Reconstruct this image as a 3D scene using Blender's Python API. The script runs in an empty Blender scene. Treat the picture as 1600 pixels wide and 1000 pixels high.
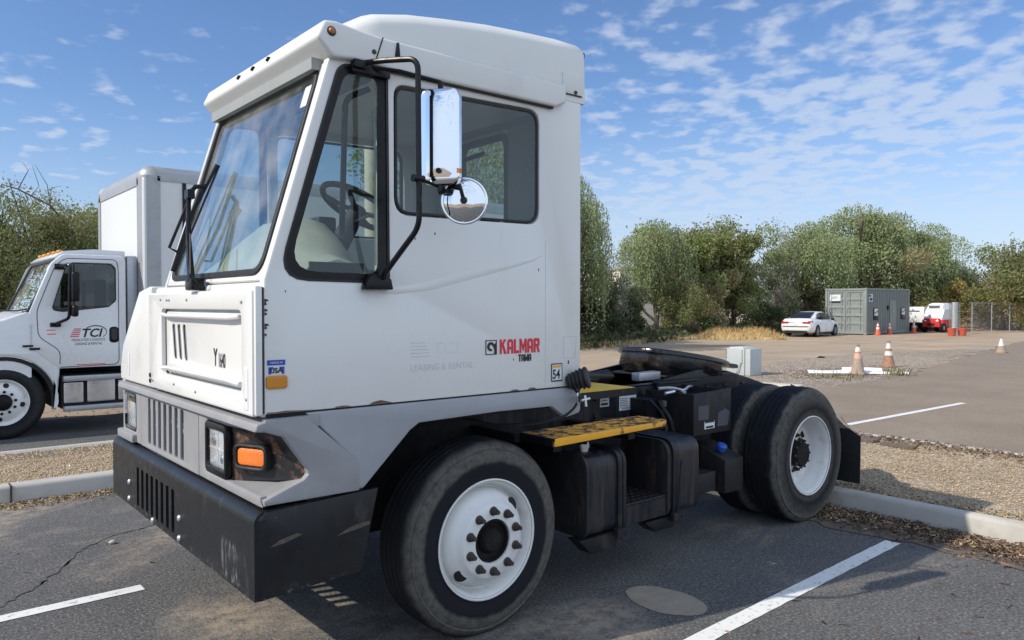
import bpy, bmesh, math, random
import numpy as np
from mathutils import Vector, Matrix
from mathutils.geometry import tessellate_polygon
R = math.radians
S = bpy.context.scene
COL = S.collection
# ------------------------------------------------------------------ camera
H = 1.69
cam_d = bpy.data.cameras.new("camera"); cam = bpy.data.objects.new("camera", cam_d); COL.objects.link(cam)
S.camera = cam
cam.location = (0, 0, H)
PITCH = -math.atan(24.5 / 1193.0)
YAW = math.atan(1430 / 1193.0)
cam.rotation_euler = (math.pi / 2 + PITCH, 0, YAW - math.pi / 2)
cam_d.sensor_width = 36; cam_d.lens = 36 * 1193 / 1600.0
cam_d.clip_start = 0.05; cam_d.clip_end = 3000
S.render.resolution_x = 1024; S.render.resolution_y = 640
# ------------------------------------------------------------------ sun and sky
SUN_EL = R(38.3); SUN_AZ = math.atan2(0.239, -0.971)
sv = Vector((math.cos(SUN_EL) * math.cos(SUN_AZ), math.cos(SUN_EL) * math.sin(SUN_AZ), math.sin(SUN_EL)))
sun_d = bpy.data.lights.new("sun", 'SUN'); sun = bpy.data.objects.new("sun", sun_d); COL.objects.link(sun)
sun_d.energy = 3.4; sun_d.angle = R(0.53); sun_d.color = (1.0, 0.92, 0.80)
sun.rotation_euler = sv.to_track_quat('Z', 'Y').to_euler()
S.view_settings.view_transform = 'Standard'; S.view_settings.look = 'None'
S.view_settings.exposure = 0.5; S.view_settings.gamma = 1.0
world = bpy.data.worlds.new("World"); S.world = world; world.use_nodes = True
nt = world.node_tree; N = nt.nodes; L = nt.links; N.clear()
def wn(t, **k):
    n = N.new(t)
    for a, b in k.items(): setattr(n, a, b)
    return n
def wmath(op, a, b=None, clamp=False):
    n = wn('ShaderNodeMath', operation=op, use_clamp=clamp)
    for i, x in enumerate((a, b)):
        if x is None: continue
        if isinstance(x, (int, float)): n.inputs[i].default_value = x
        else: L.new(x, n.inputs[i])
    return n.outputs[0]
def wmap(x, a, b, c, d, smooth=True):
    n = wn('ShaderNodeMapRange'); n.interpolation_type = 'SMOOTHSTEP' if smooth else 'LINEAR'
    L.new(x, n.inputs[0])
    for i, v in enumerate((a, b, c, d)): n.inputs[i + 1].default_value = v
    return n.outputs[0]
wout = wn('ShaderNodeOutputWorld'); wbg = wn('ShaderNodeBackground'); L.new(wbg.outputs[0], wout.inputs[0])
sky = wn('ShaderNodeTexSky', sky_type='NISHITA', sun_disc=False)
sky.sun_elevation = SUN_EL; sky.sun_rotation = math.pi / 2 - SUN_AZ
sky.altitude = 100; sky.air_density = 1.0; sky.dust_density = 0.6; sky.ozone_density = 3.0
tc = wn('ShaderNodeTexCoord'); sep = wn('ShaderNodeSeparateXYZ'); L.new(tc.outputs['Generated'], sep.inputs[0])
dx, dy, dz = sep.outputs
zz = wmath('MAXIMUM', wmath('ADD', dz, 0.13), 0.02)
# clouds live on a flat layer: project the direction on it, axes turned to the drift of the ripples
px = wmath('DIVIDE', wmath('ADD', wmath('MULTIPLY', dx, 0.80), wmath('MULTIPLY', dy, -0.60)), zz)
py = wmath('DIVIDE', wmath('ADD', wmath('MULTIPLY', dx, 0.60), wmath('MULTIPLY', dy, 0.80)), zz)
comb = wn('ShaderNodeCombineXYZ'); L.new(px, comb.inputs[0]); L.new(py, comb.inputs[1])
def wnoise(scale, detail, rough, dist=0.0, sx=1, sy=1, off=(0, 0, 0)):
    mp = wn('ShaderNodeMapping'); L.new(comb.outputs[0], mp.inputs[0])
    mp.inputs['Scale'].default_value = (sx, sy, 1); mp.inputs['Location'].default_value = off
    n = wn('ShaderNodeTexNoise'); n.inputs['Scale'].default_value = scale; n.inputs['Detail'].default_value = detail
    n.inputs['Roughness'].default_value = rough; n.inputs['Distortion'].default_value = dist
    L.new(mp.outputs[0], n.inputs['Vector']); return n.outputs[0]
big = wnoise(0.8, 2, 0.5, 0, 1, 1, (3.1, 1.7, 0))
rip = wnoise(9.5, 3.5, 0.5, 0.05, 1.0, 0.9)
wisp = wnoise(2.0, 5, 0.6, 0.4, 0.7, 1.2, (7, 2, 0))
# more cloud towards the right of the view (+x), little overhead and to the left
side = wmap(wmath('SUBTRACT', dx, wmath('MULTIPLY', dy, 0.45)), -0.05, 0.62, 0.0, 1.0)
low = wmap(dz, 0.50, 0.10, 0.0, 1.0)
lowl = wmath('MULTIPLY', wmap(dz, 0.24, 0.12, 0.0, 0.16), wmap(dx, 0.35, 0.05, 0.0, 1.0))
cov = wmath('ADD', wmath('ADD', lowl, wmath('MULTIPLY', side, 0.24)), wmath('ADD', wmath('MULTIPLY', low, 0.15), wmath('MULTIPLY', big, 0.55)))
field = wmath('ADD', wmath('MULTIPLY', rip, 1.25), wmath('ADD', wmath('MULTIPLY', wisp, 0.22), cov))
back = wmap(dy, -0.02, -0.40, 0.0, 1.0)     # unseen bright cloud bank, added behind the camera to lift the shaded cab side
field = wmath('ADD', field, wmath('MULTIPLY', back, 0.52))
mask = wmap(field, 1.22, 1.52, 0.0, 1.0)
haze = wmap(dz, 0.26, 0.0, 0.0, 0.72)
hazef = wmath('MULTIPLY', haze, wmap(side, 0, 1, 0.5, 1.0))
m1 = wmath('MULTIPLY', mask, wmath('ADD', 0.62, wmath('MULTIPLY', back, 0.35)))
fac = wmath('MAXIMUM', m1, hazef, True)
mix = wn('ShaderNodeMix', data_type='RGBA'); L.new(fac, mix.inputs[0])
tint = wn('ShaderNodeMix', data_type='RGBA', blend_type='MULTIPLY'); tint.inputs[0].default_value = 1.0
L.new(sky.outputs[0], tint.inputs[6]); tint.inputs[7].default_value = (0.86, 0.98, 1.16, 1)
L.new(tint.outputs[2], mix.inputs[6])
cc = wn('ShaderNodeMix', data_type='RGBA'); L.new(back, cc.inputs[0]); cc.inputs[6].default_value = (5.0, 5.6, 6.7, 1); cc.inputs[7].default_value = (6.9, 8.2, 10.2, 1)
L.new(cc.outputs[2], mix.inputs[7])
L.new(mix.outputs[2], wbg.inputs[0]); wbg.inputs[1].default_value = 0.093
# ------------------------------------------------------------------ materials
MATS = {}
class NT:
    def __init__(s, m):
        s.t = m.node_tree; s.n = s.t.nodes; s.l = s.t.links; s.p = s.n['Principled BSDF']
        s.tc = s.n.new('ShaderNodeTexCoord')
    def new(s, t, **k):
        n = s.n.new(t)
        for a, b in k.items(): setattr(n, a, b)
        return n
    def noise(s, scale, detail=4, rough=.6, vec=None, stretch=None, dist=0):
        v = vec or s.tc.outputs['Object']
        if stretch:
            mp = s.new('ShaderNodeMapping'); mp.inputs['Scale'].default_value = stretch; s.l.new(v, mp.inputs[0]); v = mp.outputs[0]
        n = s.new('ShaderNodeTexNoise'); s.l.new(v, n.inputs['Vector'])
        n.inputs['Scale'].default_value = scale; n.inputs['Detail'].default_value = detail; n.inputs['Roughness'].default_value = rough
        n.inputs['Distortion'].default_value = dist
        return n.outputs[0]
    def ramp(s, x, a, b, c=0., d=1.):
        n = s.new('ShaderNodeMapRange'); s.l.new(x, n.inputs[0])
        for i, v in enumerate((a, b, c, d)): n.inputs[i + 1].default_value = v
        return n.outputs[0]
    def mix(s, f, a, b, blend='MIX'):
        n = s.new('ShaderNodeMix', data_type='RGBA', blend_type=blend)
        for i, x in ((0, f), (6, a), (7, b)):
            if isinstance(x, (int, float)): n.inputs[i].default_value = x
            elif isinstance(x, tuple): n.inputs[i].default_value = (*x[:3], 1)
            else: s.l.new(x, n.inputs[i])
        return n.outputs[2]
    def math(s, op, a, b=None, clamp=False):
        n = s.new('ShaderNodeMath', operation=op, use_clamp=clamp)
        for i, x in enumerate((a, b)):
            if x is None: continue
            if isinstance(x, (int, float)): n.inputs[i].default_value = x
            else: s.l.new(x, n.inputs[i])
        return n.outputs[0]
    def bump(s, h, strength=.3, dist=.01, nrm=None):
        n = s.new('ShaderNodeBump'); n.inputs['Strength'].default_value = strength; n.inputs['Distance'].default_value = dist
        s.l.new(h, n.inputs['Height'])
        if nrm: s.l.new(nrm, n.inputs['Normal'])
        return n.outputs[0]
    def col(s, c): s.l.new(c, s.p.inputs['Base Color'])
def newmat(name):
    m = bpy.data.materials.new(name); m.use_nodes = True; MATS[name] = m
    return m, NT(m)
def pm(name, col, rough=.5, metal=0., var=.08, vs=6, dirt=None, da=(.55, .75), ds=3, dst=None, dmax=1., bump=0., bs=60, coat=0., rvar=.1, emit=None, spec=None):
    m, t = newmat(name)
    base = t.mix(t.ramp(t.noise(vs, 5), .3, .7), tuple(c * (1 - var) for c in col), tuple(min(1, c * (1 + var)) for c in col))
    r = t.ramp(t.noise(vs * 3, 4), .3, .7, max(0.02, rough - rvar), min(1, rough + rvar))
    if dirt:
        f = t.ramp(t.noise(ds, 7, .68, stretch=dst), da[0], da[1], 0, dmax)
        base = t.mix(f, base, dirt)
        r = t.math('ADD', r, t.math('MULTIPLY', f, .3), True)
    t.col(base); t.l.new(r, t.p.inputs['Roughness']); t.p.inputs['Metallic'].default_value = metal
    if coat: t.p.inputs['Coat Weight'].default_value = coat; t.p.inputs['Coat Roughness'].default_value = .08
    if spec is not None: t.p.inputs['Specular IOR Level'].default_value = spec
    if bump: t.l.new(t.bump(t.noise(bs, 5), bump, .004), t.p.inputs['Normal'])
    return m
def glassmat(name, tint, ior=1.5, gloss=(1, 1, 1), boost=1.0, rough=.0, dust=0.0):
    m = bpy.data.materials.new(name); m.use_nodes = True; MATS[name] = m
    n = m.node_tree.nodes; l = m.node_tree.links; n.clear()
    o = n.new('ShaderNodeOutputMaterial'); mx = n.new('ShaderNodeMixShader'); tr = n.new('ShaderNodeBsdfTransparent'); gl = n.new('ShaderNodeBsdfGlossy')
    fr = n.new('ShaderNodeFresnel'); ge = n.new('ShaderNodeNewGeometry'); mi = n.new('ShaderNodeMapRange')
    mi.inputs[3].default_value = ior; mi.inputs[4].default_value = 1 / ior; l.new(ge.outputs['Backfacing'], mi.inputs[0]); l.new(mi.outputs[0], fr.inputs[0])
    tr.inputs[0].default_value = (*tint, 1); gl.inputs[0].default_value = (*gloss, 1); gl.inputs['Roughness'].default_value = rough
    mu = n.new('ShaderNodeMath'); mu.operation = 'MULTIPLY'; mu.use_clamp = True; mu.inputs[1].default_value = boost
    l.new(fr.outputs[0], mu.inputs[0]); l.new(mu.outputs[0], mx.inputs[0]); l.new(tr.outputs[0], mx.inputs[1]); l.new(gl.outputs[0], mx.inputs[2])
    last = mx.outputs[0]
    if dust:
        df = n.new('ShaderNodeBsdfDiffuse'); df.inputs[0].default_value = (.6, .58, .52, 1)
        tcn = n.new('ShaderNodeTexCoord'); no = n.new('ShaderNodeTexNoise'); no.inputs['Scale'].default_value = 5; no.inputs['Detail'].default_value = 7
        l.new(tcn.outputs['Object'], no.inputs['Vector'])
        mr = n.new('ShaderNodeMapRange'); mr.inputs[1].default_value = .35; mr.inputs[2].default_value = .75; mr.inputs[4].default_value = dust
        l.new(no.outputs[0], mr.inputs[0])
        m2 = n.new('ShaderNodeMixShader'); l.new(mr.outputs[0], m2.inputs[0]); l.new(last, m2.inputs[1]); l.new(df.outputs[0], m2.inputs[2]); last = m2.outputs[0]
    l.new(last, o.inputs[0]); return m
RUST = (.095, .048, .03); DUSTC = (.23, .19, .14)
pm('white_paint', (.665, .66, .635), .34, var=.02, vs=1.5, dirt=(.52, .49, .43), da=(.60, .86), ds=2.2, dst=(3, 3, .5), dmax=.55, coat=.25, bump=.015, bs=9)
pm('white_roof', (.64, .64, .61), .42, var=.03, vs=2, dirt=(.45, .42, .36), da=(.58, .85), ds=3, dst=(1, 1, .4), dmax=.5, bump=.03, bs=30)
pm('white_gel', (.78, .775, .75), .4, var=.02, dirt=(.5, .46, .40), da=(.62, .85), ds=4, dmax=.4)
pm('grey_plastic', (.25, .25, .255), .55, var=.05, dirt=(.40, .39, .37), da=(.60, .78), ds=5, dmax=.5, bump=.05, bs=200)
pm('grey_skirt', (.30, .31, .33), .5, var=.05, dirt=(.42, .42, .43), da=(.63, .74), ds=3.5, dmax=.6, bump=.04, bs=120)
pm('bumper_black', (.010, .011, .013), .38, spec=.35, var=.2, dirt=(.12, .10, .08), da=(.60, .78), ds=4, dst=(1, 1, .45), dmax=.6, bump=.1, bs=40)
pm('black_steel', (.009, .010, .013), .45, spec=.3, var=.25, dirt=(.085, .065, .05), da=(.55, .8), ds=4, dmax=.75, bump=.12, bs=50)
pm('tank_black', (.008, .010, .016), .38, spec=.3, var=.2, dirt=(.065, .052, .042), da=(.47, .70), ds=3, dst=(5, 5, .5), dmax=.75, bump=.08, bs=50)
pm('rusty_black', (.014, .014, .016), .55, spec=.3, var=.3, dirt=RUST, da=(.52, .75), ds=5, dst=(3, 3, .8), dmax=.6, bump=.25, bs=60)
pm('lamp_plate', (.012, .012, .014), .4, var=.2, dirt=(.20, .095, .05), da=(.53, .62), ds=8, dmax=.8, bump=.2, bs=60)
pm('grease', (.01, .01, .011), .16, var=.3, dirt=(.03, .025, .02), da=(.5, .7), ds=9, bump=.5, bs=22)
pm('black_rubber', (.012, .012, .013), .6, var=.2, dirt=(.06, .055, .05), da=(.6, .8), ds=8, dmax=.5)
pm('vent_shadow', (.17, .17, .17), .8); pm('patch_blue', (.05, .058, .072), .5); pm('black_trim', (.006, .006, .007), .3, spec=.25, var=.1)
pm('matt_black', (.006, .006, .007), .8, var=.1)
pm('wheel_white', (.66, .66, .64), .4, var=.04, dirt=(.30, .24, .18), da=(.55, .8), ds=7, dmax=.6, bump=.05, bs=50)
pm('nut_rust', (.040, .030, .025), .7, var=.4, vs=30, bump=.3, bs=90)
pm('rust_scrape', (.075, .058, .045), .7, var=.4, vs=30); pm('rust_spot', (.13, .07, .045), .8, var=.4, vs=40); pm('hub_rust', (.011, .010, .010), .75, spec=.2, var=.4, vs=14, dirt=RUST, da=(.55, .75), ds=10, dmax=.3, bump=.3, bs=60)
pm('chrome', (.72, .74, .76), .05, 1., var=.02, rvar=.02, dirt=(.3, .28, .26), da=(.66, .8), ds=12, dmax=.3)
pm('alu', (.55, .56, .57), .33, 1., var=.1, vs=4, dirt=(.3, .3, .3), da=(.5, .8), ds=3, dst=(.4, 1, 6), dmax=.5)
pm('galv_trim', (.33, .345, .36), .5, .35, var=.08, vs=2, dirt=(.22, .21, .2), da=(.5, .8), ds=4, dmax=.5); pm('alu_matt', (.42, .44, .46), .42, .55, var=.1, vs=3)
pm('yellow_step', (.72, .34, .02), .55, var=.12, dirt=(.03, .022, .018), da=(.47, .55), ds=16, dmax=.95, bump=.4, bs=70)
pm('yellow_edge', (.78, .37, .02), .5, var=.08, dirt=(.09, .05, .02), da=(.6, .66), ds=8, dmax=.9)
pm('yellow_deck', (.85, .52, .02), .5, var=.08, dirt=(.10, .08, .05), da=(.6, .68), ds=14, dmax=.8, bump=.4, bs=60)
pm('interior_grey', (.27, .285, .28), .7, var=.05)
pm('interior_dark', (.03, .03, .034), .7, var=.1)
pm('dash_beige', (.48, .45, .38), .6, var=.05, dirt=(.25, .22, .17), da=(.5, .8), ds=4, dmax=.5)
pm('cream_pipe', (.62, .58, .46), .6, var=.1, dirt=(.3, .24, .15), ds=8)
pm('sticker_white', (.62, .64, .66), .5, var=.05, dirt=(.35, .35, .35), ds=12, dmax=.5)
pm('ghost_grey', (.50, .51, .53), .5, var=.12, vs=40)
pm('ink_black', (.012, .012, .016), .5, var=.05)
pm('ink_red', (.62, .02, .04), .45, var=.05)
pm('ink_blue', (.02, .06, .35), .45, var=.05)
pm('amber', (.62, .20, .01), .25, var=.08)
pm('amber_dull', (.30, .12, .03), .4, var=.2); pm('amber_side', (.55, .21, .015), .35, var=.1)
pm('orange_reflector', (.85, .20, .03), .25, var=.1, vs=90, bump=.8, bs=160)
pm('blue_cap', (.02, .09, .42), .4, var=.1)
pm('reflector_strip', (.66, .66, .66), .3, var=.05)
pm('lamp_silver', (.85, .87, .88), .25, .35, var=.15, vs=20, bump=.6, bs=28)
pm('mudflap_rubber', (.006, .006, .007), .75, var=.1)
pm('leaf_stain', (.22, .22, .22), .9, var=.4, vs=60)
glassmat('windshield_glass', (.72, .84, .82), 1.5, (.92, .97, 1), 1.8, dust=.24)
glassmat('cab_glass', (.62, .70, .69), 1.5, (.9, .95, 1), 1.15, dust=.025)
glassmat('dark_glass', (.30, .34, .35), 1.5, (1, 1, 1), 1.2)
glassmat('lens_glass', (.93, .95, .96), 1.5, (1, 1, 1), 1.3)
# tyres: dusty bands round the side wall, object origin at the wheel centre, axle along Y
def tyremat(name, bands, treadc=(.009, .010, .013)):
    m, t = newmat(name)
    sp = t.new('ShaderNodeSeparateXYZ'); t.l.new(t.tc.outputs['Object'], sp.inputs[0])
    r = t.math('SQRT', t.math('ADD', t.math('MULTIPLY', sp.outputs[0], sp.outputs[0]), t.math('MULTIPLY', sp.outputs[2], sp.outputs[2])))
    rn = t.math('ADD', r, t.ramp(t.noise(9, 5), 0, 1, -.018, .018))
    cr = t.new('ShaderNodeValToRGB'); t.l.new(rn, cr.inputs[0])
    e = cr.color_ramp.elements; e[0].position = bands[0][0]; e[0].color = (*bands[0][1], 1); e[1].position = bands[1][0]; e[1].color = (*bands[1][1], 1)
    for p, c in bands[2:]:
        q = e.new(p); q.color = (*c, 1)
    c = t.mix(t.ramp(t.noise(26, 6, .7), .42, .72, 0, .7), cr.outputs[0], treadc)
    wv = t.math('SINE', t.math('MULTIPLY', r, 420.))
    t.col(c); t.p.inputs['Roughness'].default_value = .7; t.p.inputs['Specular IOR Level'].default_value = .18
    t.l.new(t.bump(t.math('ADD', t.math('MULTIPLY', wv, .25), t.noise(60, 4)), .25, .004), t.p.inputs['Normal'])
    return m
blk = (.010, .011, .014); dus = (.10, .094, .082); dd = (.058, .054, .048)
tyremat('tyre_front', [(0.30, blk), (0.385, blk), (.405, dus), (.465, dus), (.485, dd), (.497, blk)])
tyremat('tyre_rear', [(0.30, dd), (0.34, dd), (.37, blk), (.42, dd), (.475, dus), (.51, dus), (.522, blk)])
tyremat('tyre_plain', [(0.30, blk), (0.34, blk), (.4, (.03, .03, .03)), (.49, blk)])
# pale scuffs on the bumper where a plate has been torn off, in bumper coordinates
def scuffs():
    m = MATS['bumper_black']; t = m.node_tree; n = t.nodes; l = t.links; p = n['Principled BSDF']
    src = p.inputs['Base Color'].links[0].from_socket
    tcn = n.new('ShaderNodeTexCoord'); sp = n.new('ShaderNodeSeparateXYZ'); l.new(tcn.outputs['Object'], sp.inputs[0])
    def mr(x, a, b):
        q = n.new('ShaderNodeMapRange'); q.interpolation_type = 'SMOOTHSTEP'; l.new(x, q.inputs[0]); q.inputs[1].default_value = a; q.inputs[2].default_value = b; return q.outputs[0]
    def mu(a, b, op='MULTIPLY'):
        q = n.new('ShaderNodeMath'); q.operation = op; q.use_clamp = True
        for i, x in enumerate((a, b)):
            if isinstance(x, float): q.inputs[i].default_value = x
            else: l.new(x, q.inputs[i])
        return q.outputs[0]
    y, z = sp.outputs[1], sp.outputs[2]
    box = mu(mu(mr(y, -1.05, -1.01), mr(y, -.80, -.84)), mu(mr(z, .49, .53), mr(z, .69, .65)))
    inner = mu(mu(mr(y, -1.01, -.98), mr(y, -.83, -.86)), mu(mr(z, .54, .58), mr(z, .66, .63)))
    ring = mu(box, mu(1., mu(inner, .6), 'SUBTRACT'))
    def noi(s, st=(1, 1, 1), dt=7.):
        mp = n.new('ShaderNodeMapping'); mp.inputs['Scale'].default_value = st; l.new(tcn.outputs['Object'], mp.inputs[0])
        q = n.new('ShaderNodeTexNoise'); q.inputs['Scale'].default_value = s; q.inputs['Detail'].default_value = dt; q.inputs['Roughness'].default_value = .72; l.new(mp.outputs[0], q.inputs['Vector']); return q.outputs[0]
    f1 = mu(ring, mr(noi(20, (1, 1.6, .45)), .47, .66)); low = mu(mr(z, .54, .49), mr(noi(24, (1, 1, 1)), .52, .66)); dots = mr(noi(38, (1, .8, 1.2), 3.), .70, .74)
    f = mu(mu(f1, mu(low, .5), 'ADD'), mu(dots, .5), 'ADD')
    mx = n.new('ShaderNodeMix'); mx.data_type = 'RGBA'; l.new(mu(f, .62), mx.inputs[0]); l.new(src, mx.inputs[6]); mx.inputs[7].default_value = (.30, .30, .30, 1); l.new(mx.outputs[2], p.inputs['Base Color'])
scuffs()
# asphalt
def asphalt(name, c0, c1, tan, tanr=(.55, .75), tanmax=.6, agg=.35, spots=()):
    m, t = newmat(name)
    b = t.mix(t.ramp(t.noise(.8, 5), .35, .65), c0, c1)
    b = t.mix(t.ramp(t.noise(58, 2, .6), .52, .62, 0, agg + .12), b, (.30, .285, .26))
    b = t.mix(t.ramp(t.noise(52, 2, .7, stretch=(1.1, .9, 1)), .52, .62, 0, .7), b, tuple(x * .40 for x in c0))
    b = t.mix(t.ramp(t.noise(9, 6, .7), .45, .7, 0, .35), b, tuple(x * .62 for x in c0))
    nz = t.noise(.9, 8, .68, dist=.8, stretch=(.7, 1.2, 1))
    for sx_, sy_, sr0 in spots:      # wind-blown sand lying on the tarmac
        d_ = t.new('ShaderNodeVectorMath', operation='DISTANCE'); t.l.new(t.tc.outputs['Object'], d_.inputs[0]); d_.inputs[1].default_value = (sx_, sy_, 0)
        nz = t.math('ADD', nz, t.ramp(d_.outputs['Value'], 0, sr0, .19, 0))
    fs_ = t.math('MULTIPLY', t.ramp(nz, tanr[0], tanr[1], 0, tanmax), t.ramp(t.noise(11, 6, .7), .38, .58, .15, 1.))
    b = t.mix(fs_, b, tan)
    b = t.mix(t.ramp(t.noise(1.7, 7, .7, dist=1.), .62, .72, 0, .5), b, tuple(x * .6 for x in c0))
    t.col(b); t.p.inputs['Roughness'].default_value = .88
    t.l.new(t.bump(t.math('ADD', t.noise(80, 3, .6), t.math('MULTIPLY', t.noise(30, 3), .7)), .9, .006), t.p.inputs['Normal'])
    return m
asphalt('asphalt_lot', (.078, .077, .076), (.108, .105, .101), (.36, .29, .215), (.56, .74), .75, spots=((1.72, 3.75, .8), (1.35, 4.3, .6), (1.6, 5.9, .7), (2.9, 2.9, .5), (.6, 7.3, 1.2), (2.3, 7.2, 1.0), (5.0, 3.4, .7)))
asphalt('asphalt_far', (.225, .175, .125), (.28, .22, .158), (.36, .28, .195), (.5, .8), .5, .3)
asphalt('asphalt_side', (.07, .07, .073), (.10, .098, .095), (.22, .19, .15), (.5, .72), .7)
def groundmat():
    m, t = newmat('dirt_ground')
    b = t.mix(t.ramp(t.noise(.25, 6), .35, .65), (.32, .245, .165), (.44, .345, .245))
    b = t.mix(t.ramp(t.noise(.6, 6, .6, stretch=(.25, 1.2, 1)), .5, .66, 0, .6), b, (.25, .18, .12))
    b = t.mix(t.ramp(t.noise(.12, 3), .5, .62, 0, .7), b, (.36, .225, .13))
    b = t.mix(t.ramp(t.noise(28, 3, .7), .45, .75, 0, .5), b, (.44, .39, .33))
    b = t.mix(t.ramp(t.noise(19, 3, .7), .5, .75, 0, .45), b, (.10, .085, .07))
    t.col(b); t.p.inputs['Roughness'].default_value = .95
    t.l.new(t.bump(t.math('ADD', t.noise(14, 4), t.math('MULTIPLY', t.noise(60, 3), .5)), .6, .03), t.p.inputs['Normal'])
groundmat()
def gravelmat(name, cols, sc=34, bumpd=.02):
    m, t = newmat(name)
    v = t.new('ShaderNodeTexVoronoi'); v.inputs['Scale'].default_value = sc; t.l.new(t.tc.outputs['Object'], v.inputs['Vector'])
    sp = t.new('ShaderNodeSeparateColor'); t.l.new(v.outputs['Color'], sp.inputs[0])
    b = t.mix(sp.outputs[0], cols[0], cols[1]); b = t.mix(t.ramp(sp.outputs[1], .6, .9, 0, 1), b, cols[2])
    b = t.mix(t.ramp(v.outputs['Distance'], .5, .85, 0, .75), b, tuple(x * .35 for x in cols[0]))
    b = t.mix(t.ramp(t.noise(1.3, 6), .5, .72, 0, .45), b, tuple(x * .55 for x in cols[0]))
    t.col(b); t.p.inputs['Roughness'].default_value = .9
    t.l.new(t.bump(t.math('MULTIPLY', v.outputs['Distance'], -1.), 1., bumpd), t.p.inputs['Normal'])
gravelmat('island_gravel', [(.28, .215, .14), (.43, .335, .225), (.57, .48, .36)], 46, .014)
gravelmat('lot_gravel', [(.22, .175, .125), (.35, .285, .215), (.48, .42, .35)], 24, .02)
def isl(name, c, rough=.9, spread=.35):
    """stones, chips, straw: every loose piece a slightly different shade"""
    m, t = newmat(name); g = t.new('ShaderNodeNewGeometry')
    a = t.mix(g.outputs['Random Per Island'], tuple(x * (1 - spread) for x in c), tuple(x * (1 + spread) for x in c))
    t.col(a); t.p.inputs['Roughness'].default_value = rough; return m
isl('pebbles', (.42, .32, .21)); isl('pebbles_brown', (.36, .30, .24)); isl('mulch_chips', (.15, .10, .065), .9, .6); isl('litter', (.30, .22, .12), .85, .5); isl('straw', (.52, .37, .17), .8, .35); isl('dry_grass', (.44, .34, .19), .8, .4)
isl('weed_green', (.20, .20, .08), .7, .4)
pm('concrete', (.42, .40, .36), .85, var=.1, vs=3, dirt=(.24, .21, .17), da=(.5, .8), ds=4, dmax=.6, bump=.4, bs=90)
pm('joint_dark', (.05, .045, .04), .9)
def linemat():
    m, t = newmat('line_paint')
    f = t.ramp(t.noise(22, 7, .8), .55, .66, 0, .85)
    f2 = t.ramp(t.noise(5, 5), .3, .7, .85, 1.)
    t.col(t.mix(f, t.mix(f2, (.5, .48, .44), (.70, .70, .67)), (.12, .115, .11))); t.p.inputs['Roughness'].default_value = .75
linemat()
pm('crack_dark', (.015, .014, .013), .95); pm('sand_patch', (.29, .245, .19), .9, var=.15, vs=9, bump=.3, bs=80)
def leafmat(name, c1, c2, c3, trans=.35):
    m, t = newmat(name); g = t.new('ShaderNodeNewGeometry'); oi = t.new('ShaderNodeObjectInfo')
    a = t.mix(g.outputs['Random Per Island'], c1, c2)
    a = t.mix(t.ramp(t.noise(.7, 3), .45, .68), a, c3)
    a = t.mix(t.ramp(oi.outputs['Random'], 0, 1, 0, .35), a, tuple((x + y) * .42 for x, y in zip(c1, c3)))
    t.col(a); t.p.inputs['Roughness'].default_value = .55; t.p.inputs['Specular IOR Level'].default_value = .25
    tr = t.new('ShaderNodeBsdfTranslucent'); t.l.new(a, tr.inputs[0]); mx = t.new('ShaderNodeMixShader'); mx.inputs[0].default_value = trans
    o = t.n['Material Output']; t.l.new(t.p.outputs[0], mx.inputs[1]); t.l.new(tr.outputs[0], mx.inputs[2]); t.l.new(mx.outputs[0], o.inputs[0])
leafmat('leaf_green', (0.168, 0.221, 0.073), (0.283, 0.325, 0.115), (0.241, 0.252, 0.095))
leafmat('leaf_willow', (0.221, 0.283, 0.126), (0.367, 0.420, 0.210), (0.294, 0.316, 0.157))
leafmat('leaf_grey', (0.210, 0.232, 0.157), (0.358, 0.358, 0.274), (0.294, 0.241, 0.190))
leafmat('leaf_feather', (0.248, 0.279, 0.101), (0.388, 0.403, 0.171), (0.310, 0.310, 0.124))
leafmat('leaf_mid', (0.132, 0.171, 0.062), (0.248, 0.279, 0.109), (0.232, 0.202, 0.093))
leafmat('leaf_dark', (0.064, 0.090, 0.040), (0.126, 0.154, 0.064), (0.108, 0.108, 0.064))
leafmat('leaf_yellow', (0.358, 0.347, 0.106), (0.526, 0.462, 0.168), (0.420, 0.294, 0.137))
leafmat('leaf_brown', (.26, .25, .12), (.37, .34, .18), (.33, .25, .14))
pm('bark', (.12, .095, .075), .9, var=.3, vs=12, bump=.5, bs=30)
pm('bark_pale', (.26, .22, .18), .9, var=.3, vs=12)
M = MATS
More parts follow.
